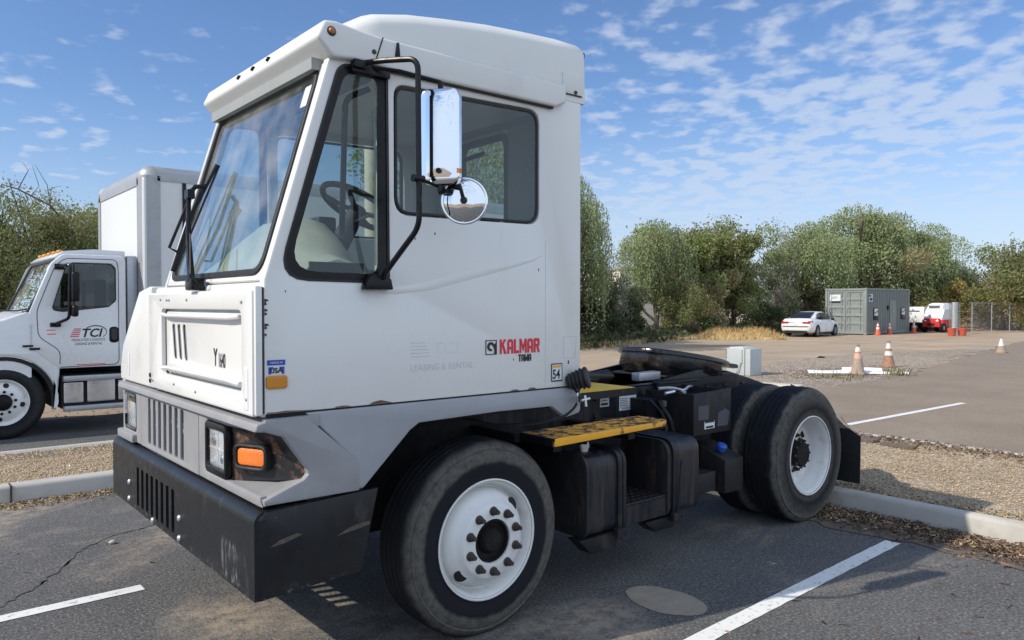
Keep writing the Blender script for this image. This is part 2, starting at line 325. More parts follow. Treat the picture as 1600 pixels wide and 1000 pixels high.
# ------------------------------------------------------------------ mesh helpers
class MB:
    def __init__(s): s.v = []; s.f = []; s.g = []
    def add(s, vs, fs):
        s.g.append((len(s.v), len(s.f))); o = len(s.v); s.v += [tuple(v) for v in vs]; s.f += [tuple(i + o for i in f) for f in fs]; return s
    def box(s, x0, x1, y0, y1, z0, z1):
        return s.add([(x0, y0, z0), (x1, y0, z0), (x1, y1, z0), (x0, y1, z0), (x0, y0, z1), (x1, y0, z1), (x1, y1, z1), (x0, y1, z1)],
                     [(0, 3, 2, 1), (4, 5, 6, 7), (0, 1, 5, 4), (1, 2, 6, 5), (2, 3, 7, 6), (3, 0, 4, 7)])
    def cyl(s, p0, p1, r0, r1=None, n=16, caps=True):
        r1 = r0 if r1 is None else r1; p0 = Vector(p0); p1 = Vector(p1); a = (p1 - p0).normalized()
        u = a.orthogonal().normalized(); w = a.cross(u); vs = []
        for p, r in ((p0, r0), (p1, r1)):
            for i in range(n):
                t = 2 * math.pi * i / n; vs.append(p + u * math.cos(t) * r + w * math.sin(t) * r)
        fs = [(i, (i + 1) % n, n + (i + 1) % n, n + i) for i in range(n)]
        if caps: fs += [tuple(range(n))[::-1], tuple(range(n, 2 * n))]
        return s.add(vs, fs)
    def tube(s, path, r, n=10, bend=0.0, rs=None):
        P = [Vector(p) for p in path]
        if bend:
            Q = [P[0]]
            for i in range(1, len(P) - 1):
                a, b, c = P[i - 1], P[i], P[i + 1]; d1 = (a - b); d2 = (c - b); k = min(bend, d1.length * .45, d2.length * .45)
                s1 = b + d1.normalized() * k; s2 = b + d2.normalized() * k
                for j in range(6):
                    t = j / 5.; Q.append(s1 * (1 - t) ** 2 + b * 2 * t * (1 - t) + s2 * t * t)
            Q.append(P[-1]); P = Q
        m = len(P); u = None; vs = []
        for i, p in enumerate(P):
            t = (P[min(i + 1, m - 1)] - P[max(i - 1, 0)]).normalized()
            u = t.orthogonal().normalized() if u is None else (u - t * u.dot(t)).normalized()
            w = t.cross(u); rr = rs[i] if rs else r
            for k in range(n):
                a = 2 * math.pi * k / n; vs.append(p + (u * math.cos(a) + w * math.sin(a)) * rr)
        fs = []
        for i in range(m - 1):
            for k in range(n): fs.append((i * n + k, i * n + (k + 1) % n, (i + 1) * n + (k + 1) % n, (i + 1) * n + k))
        fs += [tuple(range(n))[::-1], tuple(range((m - 1) * n, m * n))]
        return s.add(vs, fs)
    def lathe(s, c, ax, prof, n=48, closed=False):
        """prof: (radius, distance along ax)"""
        c = Vector(c); ax = Vector(ax).normalized(); u = ax.orthogonal().normalized(); w = ax.cross(u); m = len(prof); vs = []
        for (r, h) in prof:
            for k in range(n):
                a = 2 * math.pi * k / n; vs.append(c + ax * h + (u * math.cos(a) + w * math.sin(a)) * r)
        fs = []
        for i in range(m if closed else m - 1):
            j = (i + 1) % m
            for k in range(n): fs.append((i * n + k, i * n + (k + 1) % n, j * n + (k + 1) % n, j * n + k))
        if not closed:
            if prof[0][0] > 1e-6: fs.append(tuple(range(n))[::-1])
            if prof[-1][0] > 1e-6: fs.append(tuple(range((m - 1) * n, m * n)))
        return s.add(vs, fs)
    def sphere(s, c, r, n=12, m=8, sc=(1, 1, 1)):
        c = Vector(c); vs = []; fs = []
        for i in range(m + 1):
            t = math.pi * i / m
            for k in range(n):
                a = 2 * math.pi * k / n
                vs.append((c.x + r * sc[0] * math.sin(t) * math.cos(a), c.y + r * sc[1] * math.sin(t) * math.sin(a), c.z + r * sc[2] * math.cos(t)))
        for i in range(m):
            for k in range(n): fs.append((i * n + k, (i + 1) * n + k, (i + 1) * n + (k + 1) % n, i * n + (k + 1) % n))
        return s.add(vs, fs)
    def prism(s, poly, fr, d):
        """poly of (u,v); fr=(O,U,V); extruded by d along UxV"""
        O, U, V = (Vector(a) for a in fr); W = U.cross(V).normalized(); n = len(poly)
        area = sum(poly[i][0] * poly[(i + 1) % n][1] - poly[(i + 1) % n][0] * poly[i][1] for i in range(n))
        if area < 0: poly = poly[::-1]
        vs = [O + U * a + V * b for a, b in poly] + [O + U * a + V * b + W * d for a, b in poly]
        fs = [tuple(range(n))[::-1], tuple(range(n, 2 * n))] + [(i, (i + 1) % n, n + (i + 1) % n, n + i) for i in range(n)]
        return s.add(vs, fs)
    def plate(s, outer, holes, fr, th, bev=.004, back=True):
        """flat plate with real holes and chamfered rims; front face th along UxV"""
        O, U, V = (Vector(a) for a in fr); W = U.cross(V).normalized()
        def orient(p, ccw):
            ar = sum(p[i][0] * p[(i + 1) % len(p)][1] - p[(i + 1) % len(p)][0] * p[i][1] for i in range(len(p)))
            return list(p) if (ar > 0) == ccw else list(p)[::-1]
        def inset(p, b):
            q = []; n = len(p)
            for i in range(n):
                a, c, e = Vector(p[i - 1]), Vector(p[i]), Vector(p[(i + 1) % n]); d1 = (c - a); d2 = (e - c)
                if d1.length < 1e-9: d1 = d2
                if d2.length < 1e-9: d2 = d1
                d1 = d1.normalized(); d2 = d2.normalized(); n1 = Vector((-d1.y, d1.x)); n2 = Vector((-d2.y, d2.x)); k = 1 + n1.dot(n2)
                q.append(tuple(c + (n1 + n2) * (b / max(k, .3))))
            return q
        loops = [orient(outer, True)] + [orient(h, False) for h in holes]
        steps = [(bev, 0.), (bev * .3, bev * .3), (0., bev)] if bev > 0 else [(0., 0.)]
        rings = [[inset(l, b) if b else l for l in loops] for b, _ in steps]
        tri = tessellate_polygon([[Vector((a[0], a[1], 0)) for a in l] for l in rings[0]])
        cnt = sum(len(l) for l in loops); vs = []
        for (b, dn), rg in zip(steps, rings):
            for l in rg: vs += [O + U * a + V * c + W * (th - dn) for a, c in l]
        for l in loops: vs += [O + U * a + V * c for a, c in l]
        fs = []
        flat = [q for l in rings[0] for q in l]
        for t3 in tri:
            a, b_, c = (flat[i] for i in t3); ar = (b_[0] - a[0]) * (c[1] - a[1]) - (c[0] - a[0]) * (b_[1] - a[1])
            if abs(ar) < 1e-12: continue
            t3 = tuple(t3) if ar > 0 else tuple(t3)[::-1]
            fs.append(t3)
            if back: fs.append(tuple(i + cnt * len(steps) for i in t3)[::-1])
        for k in range(len(steps)):
            o0 = k * cnt; o1 = (k + 1) * cnt; base = 0
            for l in loops:
                n = len(l)
                for i in range(n):
                    j = (i + 1) % n; fs.append((o1 + base + i, o1 + base + j, o0 + base + j, o0 + base + i))
                base += n
        return s.add(vs, fs)
    def loft(s, rings, cap=True, closed=True):
        n = len(rings[0]); vs = [v for r in rings for v in r]; fs = []
        for i in range(len(rings) - 1):
            for k in range(n if closed else n - 1): fs.append((i * n + k, i * n + (k + 1) % n, (i + 1) * n + (k + 1) % n, (i + 1) * n + k))
        if cap: fs += [tuple(range(n))[::-1], tuple(range((len(rings) - 1) * n, len(rings) * n))]
        return s.add(vs, fs)
def rnd(p, r, n=5):
    """round the corners of a polygon; r a number or one per corner"""
    out = []; m = len(p)
    for i in range(m):
        rr = r[i] if isinstance(r, (list, tuple)) else r
        a, b, c = Vector(p[i - 1]), Vector(p[i]), Vector(p[(i + 1) % m])
        if rr <= 0: out.append(tuple(b)); continue
        d1 = (a - b); d2 = (c - b); ang = d1.angle(d2); k = min(rr / max(math.tan(ang / 2), .05), d1.length * .48, d2.length * .48)
        s1 = b + d1.normalized() * k; s2 = b + d2.normalized() * k
        for j in range(n + 1):
            t = j / n; out.append(tuple(s1 * (1 - t) ** 2 + b * 2 * t * (1 - t) + s2 * t * t))
    return out
def rect(x0, x1, y0, y1, r=0, n=5):
    p = [(x0, y0), (x1, y0), (x1, y1), (x0, y1)]; return rnd(p, r, n) if r else p
def ORG(o):
    v = Vector((0, 0, 0))
    while o: v = v + o.location; o = o.parent
    return v
SPLIT = set('bracket_arm bracket_foot wheel_nut hood_bolt frame_bolt bumper_bolt latch_bolt roof_screw tank_rib tank_bracket step_support tank_strap strap_bolt cross_member grab_rail mirror_clamp air_hose coiled_hose valve_hose tail_lamp headlamp wheel_chock cab_step roof_corner corner_post_ axle box_patch locking_bar hand_hole plate_scuff bracket_mount headlight_bulb radiator_ fifth_wheel_jaw fluid_bracket bumper_corner cable_loop hinge_row door_line ding paint_chip poster_print louvre cabinet_flange hood_rib hood_latch trailer_frame_ battery_terminal_ inner_lining steering_spoke frame_bracket decal_stripe chassis engine_block wheel_well wiper_blade_ step_under door_pillar sill_rust bumper_scrape ghost_bar wall_lamp fuel_tank_panel fence_post window_pane decal_badge flag_sticker_band emblem_horn headlight_rib'.split())
def part(name, mb, mat, parent=None, bevel=0, seg=2, smooth=35, origin=None, label=None, tri=False):
    if name in SPLIT and len(mb.g) > 1:
        g = mb.g + [(len(mb.v), len(mb.f))]; out = []
        for (v0, f0), (v1, f1) in zip(g[:-1], g[1:]):
            m = MB(); m.v = mb.v[v0:v1]; m.f = [tuple(i - v0 for i in f) for f in mb.f[f0:f1]]; m.g = [(0, 0)]; out.append(part(name, m, mat, parent, bevel, seg, smooth, origin, label))
        return out[0]
    me = bpy.data.meshes.new(name); base = ORG(parent); org = Vector(origin) if origin else base
    me.from_pydata([Vector(v) - org for v in mb.v], [], mb.f); me.validate()
    if bevel:
        bm = bmesh.new(); bm.from_mesh(me); bmesh.ops.remove_doubles(bm, verts=bm.verts, dist=1e-5)
        ed = [e for e in bm.edges if len(e.link_faces) == 2 and e.calc_face_angle(0) > R(25)]
        bmesh.ops.bevel(bm, geom=ed, offset=bevel, segments=seg, profile=.6, affect='EDGES', clamp_overlap=True); bm.to_mesh(me); bm.free()
    me.materials.append(mat if not isinstance(mat, str) else M[mat])
    if smooth:
        me.polygons.foreach_set('use_smooth', [True] * len(me.polygons)); me.set_sharp_from_angle(angle=R(smooth))
    o = bpy.data.objects.new(name, me); COL.objects.link(o); o.location = org - base
    if parent: o.parent = parent
    if label: o['label'] = label
    return o
def thing(name, loc, label, cat, group=None, rz=0):
    o = bpy.data.objects.new(name, None); COL.objects.link(o); o.location = loc; o.rotation_euler.z = rz; o.empty_display_size = .2
    return tag(o, label, cat, group)
def tag(o, label, cat, group=None, kind=None):
    if label: o['label'] = label
    if cat: o['category'] = cat
    if group: o['group'] = group
    if kind: o['kind'] = kind
    return o
def dup(root, loc, rz=0, label=None, sc=None):
    c = root.copy(); COL.objects.link(c); c.location = loc; c.rotation_euler = (0, 0, rz)
    if sc: c.scale = sc
    if label: c['label'] = label
    def rec(src, dst):
        for ch in src.children:
            if ch is dst: continue
            q = ch.copy(); COL.objects.link(q); q.parent = dst; rec(ch, q)
    rec(root, c); return c
DG = None
def text_mb(s, size, fr, th=.002, xs=1.0, bold=0.0, shear=0.0, align='LEFT'):
    cu = bpy.data.curves.new('t', 'FONT'); cu.body = s; cu.size = size; cu.extrude = 0; cu.offset = bold; cu.resolution_u = 3; cu.shear = shear; cu.align_x = align
    o = bpy.data.objects.new('t', cu); COL.objects.link(o); bpy.context.view_layer.update()
    me = bpy.data.meshes.new_from_object(o.evaluated_get(bpy.context.evaluated_depsgraph_get()))
    O, U, V = (Vector(a) for a in fr); W = U.cross(V).normalized(); mb = MB()
    mb.add([O + U * v.co.x * xs + V * v.co.y + W * th for v in me.vertices], [tuple(p.vertices) for p in me.polygons])
    bpy.data.objects.remove(o); bpy.data.curves.remove(cu); bpy.data.meshes.remove(me); return mb
LET = {'K': [[(0, 0), (.22, 0), (.22, 1), (0, 1)], [(.22, .42), (.22, .62), (.48, 1), (.74, 1)], [(.30, .52), (.44, .66), (.78, 0), (.52, 0)]],
 'A': [[(0, 0), (.22, 0), (.22, .78), (.28, .8), (.42, .8), (.48, .78), (.48, 0), (.7, 0), (.7, .8), (.6, .95), (.5, 1), (.2, 1), (.1, .95), (0, .8)], [(.2, .3), (.5, .3), (.5, .48), (.2, .48)]],
 'L': [[(0, 0), (.58, 0), (.58, .2), (.22, .2), (.22, 1), (0, 1)]],
 'M': [[(0, 0), (.2, 0), (.2, 1), (0, 1)], [(.66, 0), (.86, 0), (.86, 1), (.66, 1)], [(.2, 1), (.43, .45), (.43, .12), (.12, .85)], [(.66, 1), (.74, .85), (.43, .12), (.43, .45)]],
 'R': [[(0, 0), (.22, 0), (.22, 1), (0, 1)], [(.22, .8), (.5, .8), (.5, .6), (.22, .6), (.22, .42), (.62, .42), (.7, .52), (.7, .92), (.6, 1), (.22, 1)], [(.34, .44), (.54, .44), (.74, 0), (.5, 0)]],
 'T': [[(0, .82), (.66, .82), (.66, 1), (0, 1)], [(.23, 0), (.43, 0), (.43, .82), (.23, .82)]],
 'W': [[(0, 0), (.2, 0), (.2, 1), (0, 1)], [(.62, 0), (.82, 0), (.82, 1), (.62, 1)], [(.2, 0), (.2, .25), (.41, .7), (.41, .4)], [(.62, 0), (.62, .25), (.41, .7), (.41, .4)]]}
WID = dict(K=.78, A=.7, L=.58, M=.86, R=.74, T=.66, W=.82)
def block_mb(word, h, width, fr, th=.003, gap=.10):
    tot = sum(WID[c] for c in word) + gap * (len(word) - 1); k = width / tot; mb = MB(); x = 0
    for c in word:
        for i, p in enumerate(LET[c]): mb.plate([((x + a) * k, b * h) for a, b in p], [], fr, th + i * .0004, 0, back=False)
        x += WID[c] + gap
    return mb
# ================================================================== YARD TRACTOR
XP = (1, 0, 0); YP = (0, 1, 0); ZP = (0, 0, 1); XN = (-1, 0, 0); YN = (0, -1, 0)
YL, YR = 3.02, 4.40            # cab sides
tr = thing('yard_tractor', (2.2, 4.2, 0), 'white and grey single-cab yard tractor parked across the stall line, its mirror arm swung out', 'truck')
def SL(y): return ((0, y, 0), XP, ZP)       # plate frame facing the camera side (-y)
# --- cab shell -------------------------------------------------------
cab = part('cab', MB().box(1.26, 2.98, 3.08, 4.34, 1.17, 1.22), 'interior_dark', tr)
side = [(1.21, 1.238), (3.02, 1.238), (3.02, 2.85), (1.535, 2.85), (1.498, 2.735), (1.21, 1.79)]
qwin = rnd([(1.272, 1.80), (1.785, 1.793), (1.778, 2.737), (1.553, 2.722)], [.10, .02, .03, .07])
dwin = rnd([(1.825, 2.10), (2.708, 2.112), (2.708, 2.712), (1.825, 2.692)], [.08, .08, .075, .06])
part('side_panel', MB().plate(side, [qwin, dwin], SL(YL + .04), .04, .012), 'white_paint', cab)
mir = lambda p: [(-a, b) for a, b in p]
part('side_panel', MB().plate(mir(side), [mir(qwin), mir(dwin)], ((0, YR - .04, 0), XN, ZP), .04, .012), 'white_paint', cab)
rwin = rect(3.62, 4.08, 1.95, 2.72, .06)
part('rear_panel', MB().plate([(YL + .041, 1.238), (YR - .041, 1.238), (YR - .041, 2.85), (YL + .041, 2.85)], [rwin], ((2.98, 0, 0), YP, ZP), .037, .004), 'white_paint', cab)
part('rear_window', MB().plate(rect(3.61, 4.09, 1.94, 2.73, .06), [], ((2.985, 0, 0), YP, ZP), .006, 0, back=False), 'cab_glass', cab)
part('window_seal', MB().plate(rect(3.60, 4.10, 1.93, 2.74, .07), [rect(3.64, 4.06, 1.97, 2.70, .05)], ((2.97, 0, 0), YP, ZP), .03, .004), 'black_rubber', cab)
part('inner_lining', MB().box(2.955, 2.975, YL + .05, 3.58, 1.25, 2.8).box(2.955, 2.975, 4.12, YR - .05, 1.25, 2.8).box(2.955, 2.975, 3.58, 4.12, 1.25, 1.93).box(1.6, 2.95, YL + .06, YR - .06, 2.755, 2.775)
     .box(1.45, 1.74, YL + .06, YR - .06, 2.70, 2.75), 'interior_grey', cab)
# windscreen frame in its sloping plane
wl = math.hypot(.285, .945); wv = (.285 / wl, 0, .945 / wl); wn_ = (-.945 / wl, 0, .285 / wl)
def WSF(off): return ((1.214 + wn_[0] * off, 0, 1.79 + wn_[2] * off), YN, wv)
wso = rnd([(-4.372, 0), (-3.048, 0), (-3.048, .985), (-4.372, .985)], .01)
wsh = rnd([(-4.315, .028), (-3.078, .028), (-3.078, .968), (-4.315, .968)], .085, 7)
part('windscreen_frame', MB().plate(wso, [wsh], WSF(-.035), .035, .008), 'white_paint', cab)
wsg = rnd([(-4.322, .021), (-3.071, .021), (-3.071, .975), (-4.322, .975)], .092, 7)
wsi = rnd([(-4.292, .052), (-3.102, .052), (-3.102, .945), (-4.292, .945)], .07, 7)
part('windscreen_gasket', MB().plate(wsg, [wsi], WSF(-.012), .022, .007), 'black_rubber', cab)
part('windscreen', MB().plate(wsh, [], WSF(-.012), .005, 0, back=False), 'windshield_glass', cab)
part('inspection_sticker', MB().plate(rect(-3.20, -3.13, .80, .90, .01), [], WSF(-.006), .001, 0), 'sticker_white', cab)
for sgn, yy, u in ((1, YL, XP), (-1, YR, XN)):
    f = (lambda p: p) if sgn == 1 else mir
    ins = .0 if sgn == 1 else .0
    fr = ((0, yy + .012 * sgn, 0), u, ZP)
    q_in = f(rnd([(1.313, 1.83), (1.738, 1.825), (1.738, 2.705), (1.578, 2.695)], [.10, .05, .05, .07]))
    q_gl = f(rnd([(1.268, 1.796), (1.79, 1.789), (1.782, 2.741), (1.55, 2.726)], [.10, .02, .03, .07]))
    part('window_border', MB().plate(q_gl, [q_in], ((0, yy + .0105 * sgn, 0), u, ZP), .008, 0), 'black_trim', cab)
    part('quarter_window', MB().plate(q_gl, [], ((0, yy + .007 * sgn, 0), u, ZP), .004, 0, back=False), 'cab_glass', cab)
    d_gl = f(rnd([(1.829, 2.104), (2.704, 2.116), (2.704, 2.708), (1.829, 2.688)], [.08, .08, .075, .06]))
    d_in = f(rnd([(1.842, 2.117), (2.691, 2.129), (2.691, 2.695), (1.842, 2.675)], [.07, .07, .065, .05]))
    part('window_seal', MB().plate(d_gl, [d_in], ((0, yy + .022 * sgn, 0), u, ZP), .018, .003), 'black_rubber', cab)
    part('door_window', MB().plate(d_in, [], ((0, yy + .013 * sgn, 0), u, ZP), .004, 0, back=False), 'cab_glass', cab)
    part('quarter_seal', MB().plate(f(rnd([(1.262, 1.790), (1.797, 1.783), (1.790, 2.747), (1.545, 2.732)], [.105, .02, .03, .075])), [f(qwin)], ((0, yy - .0005 * sgn, 0), u, ZP), .002, 0), 'black_rubber', cab)
# swage line on the door, and the door shut line
sw = [(1.64, 1.745), (1.82, 1.735), (2.02, 1.758), (2.25, 1.812), (2.50, 1.872), (2.66, 1.915), (2.74, 1.955), (2.66, 1.935), (2.48, 1.895), (2.24, 1.852), (2.02, 1.80), (1.82, 1.765)]
part('swage_line', MB().plate(sw, [], SL(YL + .001), .0022, .0018), 'white_paint', cab)
part('shut_line', MB().box(2.7505, 2.7535, YL - .0006, YL + .002, 1.25, 2.03), 'ghost_grey', cab)
part('sill_rust', MB().plate([(1.22, 1.243), (1.22, 1.249), (1.26, 1.247), (1.30, 1.250), (1.36, 1.246), (1.43, 1.243)], [], SL(YL + .001), .0017, 0)
     .plate([(1.52, 1.243), (1.53, 1.247), (1.56, 1.249), (1.585, 1.247), (1.60, 1.243)], [], SL(YL + .001), .0017, 0)
     .plate([(1.69, 1.243), (1.71, 1.253), (1.75, 1.258), (1.78, 1.250), (1.81, 1.243)], [], SL(YL + .001), .0017, 0)
     .plate([(2.51, 1.243), (2.52, 1.248), (2.55, 1.249), (2.57, 1.243)], [], SL(YL + .001), .0017, 0).plate([(2.63, 1.243), (2.64, 1.251), (2.67, 1.251), (2.69, 1.243)], [], SL(YL + .001), .0017, 0), 'rust_spot', cab)
# --- roof ------------------------------------------------------------
prof = [(1.43, 2.812), (1.465, 2.888), (1.52, 2.894), (1.62, 2.882), (1.75, 2.872), (2.875, 2.87), (2.875, 2.775), (2.80, 2.742), (1.80, 2.74), (1.60, 2.748), (1.505, 2.738)]
roof = part('roof', MB().prism(prof, ((0, 4.435, 0), XP, ZP), 1.45), 'white_roof', cab, bevel=.016, seg=3, smooth=50)
stn = [(1.53, 2.87, 2.885, .30), (1.60, 2.893, 2.93, .26), (1.68, 2.93, 2.99, .22), (1.76, 2.962, 3.035, .19), (1.94, 2.998, 3.072, .16), (2.15, 3.03, 3.10, .15), (2.40, 3.058, 3.13, .14), (2.65, 3.076, 3.15, .14), (2.88, 3.09, 3.160, .13), (3.03, 3.094, 3.155, .12), (3.045, 3.085, 3.145, .12)]
rings = []
for x, zc, zt, w in stn:
    half = [(3.018, 2.80 if x > 2.87 else 2.85), (3.02, 2.88), (3.026, min(zc - .012, zc)), (3.034, zc + (zt - zc) * .12), (3.052, zc + (zt - zc) * .42), (3.02 + w * .5, zc + (zt - zc) * .74), (3.02 + w, zt), (3.45, zt + .012), (3.71, zt + .016)]
    if x < 1.7: half = [(y + (1.7 - x) * .35 if y < 3.5 else y, z) for y, z in half]
    full = half + [(7.42 - y, z) for y, z in half[:-1][::-1]]
    rings.append([(x, y, z) for y, z in full])
part('roof_cap', MB().loft(rings), 'white_roof', roof, smooth=40)
part('roof_cap_skirt', MB().plate([(2.876, 2.838), (3.018, 2.838), (3.018, 2.95), (2.876, 2.95)], [], SL(YL + .002), .006, .002), 'white_roof', roof)
part('roof_seam', MB().tube([(1.75, 3.014, 2.873), (2.87, 3.014, 2.872)], .0045, 6).tube([(2.88, 3.015, 2.836), (3.018, 3.015, 2.836)], .004, 6).tube([(1.60, 3.006, 2.74), (2.79, 3.006, 2.738)], .008, 6).tube([(1.745, 2.9835, 2.872), (1.712, 2.9835, 2.775)], .003, 6), 'black_rubber', roof)
part('drip_edge', MB().box(3.035, 3.055, 3.03, 4.39, 3.062, 3.088), 'black_trim', roof)
def screws(pts, ax, r, name, mat, parent, h=.006, base=.0):
    mb = MB()
    for p in pts:
        p = Vector(p); a = Vector(ax).normalized(); mb.lathe(p + a * base, a, [(r, 0), (r, h * .5), (r * .7, h), (.0001, h * 1.1)], 10)
    return part(name, mb, mat, parent)
screws([(1.70, 2.985, 2.80), (2.97, 3.014, 2.852)], YN, .011, 'roof_screw', 'nut_rust', roof)
part('clearance_lamp', MB().lathe((1.497, 2.985, 2.845), YN, [(.015, 0), (.015, .007), (.011, .013), (.0001, .015)], 16), 'amber_dull', roof, label='small amber lamp on the roof corner')
part('lamp_base', MB().lathe((1.497, 2.987, 2.845), YN, [(.021, 0), (.021, .004), (.016, .008)], 16), 'nut_rust', roof)
for yy in (3.52, 3.71, 3.90):
    part('roof_marker', MB().box(1.438, 1.452, yy, yy + .018, 2.846, 2.858).box(1.432, 1.452, yy + .006, yy + .014, 2.838, 2.848), 'hub_rust', roof)
part('antenna_stub', MB().plate([(1.806, 2.80), (1.832, 2.80), (1.826, 2.865), (1.815, 2.865)], [], SL(2.985), .006, .001), 'black_trim', roof)
# --- bonnet ----------------------------------------------------------
hood = part('hood', MB().box(1.202, 1.75, 3.03, 4.545, 1.224, 1.782), 'white_paint', tr, bevel=.022, seg=3)
lip = rect(3.155, 4.30, 1.325, 1.665, .035)
FX = lambda x: ((x, 0, 0), YN, ZP)          # plate frame facing forward (-x); u = -y
ny = lambda p: [(-a, b) for a, b in p]
slots = [ny(rnd([(4.195 - k * .087, 1.588), (4.142 - k * .087, 1.588), (4.108 - k * .087, 1.408), (4.161 - k * .087, 1.408)], .022)) for k in range(3)]
part('hood_panel', MB().plate(ny(rect(3.034, 4.542, 1.232, 1.752, .012)), [ny(lip)], FX(1.186), .022, .010), 'white_paint', hood)
part('hood_inner_panel', MB().plate(ny(rect(3.165, 4.29, 1.335, 1.655, .03)), slots, FX(1.194), .006, .003), 'white_paint', hood)
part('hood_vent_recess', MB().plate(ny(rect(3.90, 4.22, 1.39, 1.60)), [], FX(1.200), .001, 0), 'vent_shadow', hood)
part('hood_rib', MB().tube([(1.166, 3.17, 1.355), (1.162, 3.30, 1.362), (1.162, 4.15, 1.362), (1.166, 4.28, 1.355)], .012, 8).tube([(1.166, 3.17, 1.638), (1.163, 3.3, 1.632), (1.163, 4.2, 1.632), (1.166, 4.28, 1.638)], .010, 8), 'white_paint', hood)
screws([(1.164, y, z) for y, z in ((4.30, 1.715), (4.15, 1.712), (4.19, 1.712), (3.86, 1.712), (3.14, 1.70), (4.08, 1.285), (3.74, 1.275), (3.09, 1.30), (4.49, 1.28), (4.46, 1.275))], XN, .0075, 'hood_bolt', 'galv_trim', hood)
screws([(1.164, y, z) for y, z in ((4.515, 1.30), (4.515, 1.27))], XN, .014, 'latch_bolt', 'black_trim', hood)
part('reflector_strip', MB().plate(ny(rect(3.075, 3.12, 1.255, 1.43, .006)), [], FX(1.164), .002, .0005), 'reflector_strip', hood)
# right-hand cover with the sloping shoulder
cov = [(4.552, 1.222), (5.245, 1.222), (5.25, 1.30), (5.19, 1.44), (4.80, 1.765), (4.60, 1.790), (4.552, 1.790)]
part('engine_cover', MB().prism(ny(cov), FX(1.75), .572), 'white_paint', hood, bevel=.02, seg=3)
part('cover_flange', MB().box(1.20, 1.60, 5.24, 5.30, 1.205, 1.30), 'white_paint', hood, bevel=.01)
part('cover_strip', MB().plate(ny(rect(5.02, 5.055, 1.26, 1.40, .006)), [], FX(1.178), .003, .0005), 'reflector_strip', hood)
part('hood_edge', MB().box(1.174, 1.2035, 3.0185, 3.045, 1.238, 1.765), 'white_paint', hood, bevel=.008)
part('hood_seal', MB().box(1.196, 1.2095, 3.0215, 3.0295, 1.245, 1.76), 'black_rubber', hood)
fl = MB()
for z, w in ((1.70, .018), (1.685, .010), (1.66, .014), (1.60, .02), (1.588, .012), (1.56, .01), (1.69, .008), (1.645, .012)):
    fl.add([(1.212, 3.0185, z), (1.212 + w, 3.0185, z + .004), (1.212 + w * .8, 3.0185, z + .009), (1.212, 3.0185, z + .013)], [(0, 1, 2, 3)])
part('paint_chip', fl, 'ink_black', cab)
# fleet number and stickers
T = lambda s, size, y, z, x=1.1878, **k: text_mb(s, size, ((x, y, z), YN, ZP), .002, **k)
part('fleet_number', T('Y', .112, 3.552, 1.412, xs=.68, bold=.002), 'ink_black', hood)
part('fleet_number', T('1640', .092, 3.492, 1.408, xs=.50, bold=.001), 'ink_black', hood)
sd = lambda s, size, x, z, **k: text_mb(s, size, ((x, YL, z), XP, ZP), k.pop('th', .0025), **k)
part('maker_lettering', block_mb('KALMAR', .074, .272, ((2.438, YL, 1.437), XP, ZP)), 'ink_red', cab)
part('maker_lettering', block_mb('TAWA', .037, .088, ((2.562, YL, 1.393), XP, ZP)), 'ink_black', cab)
lg = part('emblem', MB().plate(rect(2.346, 2.418, 1.436, 1.510, .004), [rect(2.350, 2.414, 1.440, 1.506, .003)], SL(YL), .003, 0), 'ink_black', cab)
arc = [(2.380 + .023 * math.cos(t), 1.477 + .023 * math.sin(t)) for t in np.linspace(R(-70), R(-340), 22)]
arc2 = [(2.381 + .010 * math.cos(t), 1.476 + .011 * math.sin(t)) for t in np.linspace(R(-340), R(-70), 22)]
part('emblem_horn', MB().plate(arc + arc2, [], SL(YL), .003, 0).plate([(2.400, 1.440), (2.414, 1.440), (2.414, 1.497), (2.404, 1.488), (2.396, 1.492), (2.390, 1.486), (2.399, 1.470), (2.403, 1.455)], [], SL(YL), .0034, 0), 'ink_black', lg)
gh = MB().plate(rect(1.902, 2.015, 1.435, 1.519), [], SL(YL), .0006, 0)
part('faded_sticker', MB().plate([(2.885, 1.395), (2.975, 1.395), (2.985, 1.515), (2.885, 1.512)], [[(2.888, 1.398), (2.972, 1.398), (2.982, 1.512), (2.888, 1.509)]], SL(YL), .0008, 0), 'ghost_grey', cab)
g = MB()
for k in range(5): g.box(1.905, 2.012 - k * .006, YL - .0008, YL, 1.444 + k * .016, 1.447 + k * .016)
part('ghost_lettering', g, 'ghost_grey', cab)
part('ghost_lettering', sd('TCI', .085, 2.03, 1.452, th=.0006, xs=1.2), 'ghost_paint' if 'ghost_paint' in M else 'sticker_white', cab)
part('ghost_lettering', sd('LEASING & RENTAL', .043, 1.905, 1.378, th=.0008, xs=.98), 'ghost_grey', cab)
part('number_sticker', MB().plate(rect(2.794, 2.876, 1.272, 1.370, .004), [], SL(YL), .002, 0), 'ink_black', cab)
part('number_sticker_face', MB().plate(rect(2.800, 2.870, 1.279, 1.364, .003), [], SL(YL), .0028, 0), 'sticker_white', cab)
part('number_sticker_text', sd('54', .070, 2.801, 1.288, th=.0036, xs=.80, bold=.0015), 'ink_black', cab)
part('number_sticker_band', MB().plate(rect(2.804, 2.866, 1.347, 1.360), [], SL(YL), .0034, 0), 'yellow_edge', cab)
part('flag_sticker', MB().plate(rect(1.222, 1.298, 1.402, 1.462), [], SL(YL), .002, 0), 'sticker_white', cab)
part('flag_sticker_band', MB().plate(rect(1.222, 1.298, 1.440, 1.462), [], SL(YL), .0028, 0).plate([(1.226, 1.404), (1.236, 1.404), (1.248, 1.434), (1.226, 1.434)], [], SL(YL), .0028, 0).plate([(1.294, 1.404), (1.284, 1.404), (1.272, 1.434), (1.294, 1.434)], [], SL(YL), .0028, 0), 'ink_blue', cab)
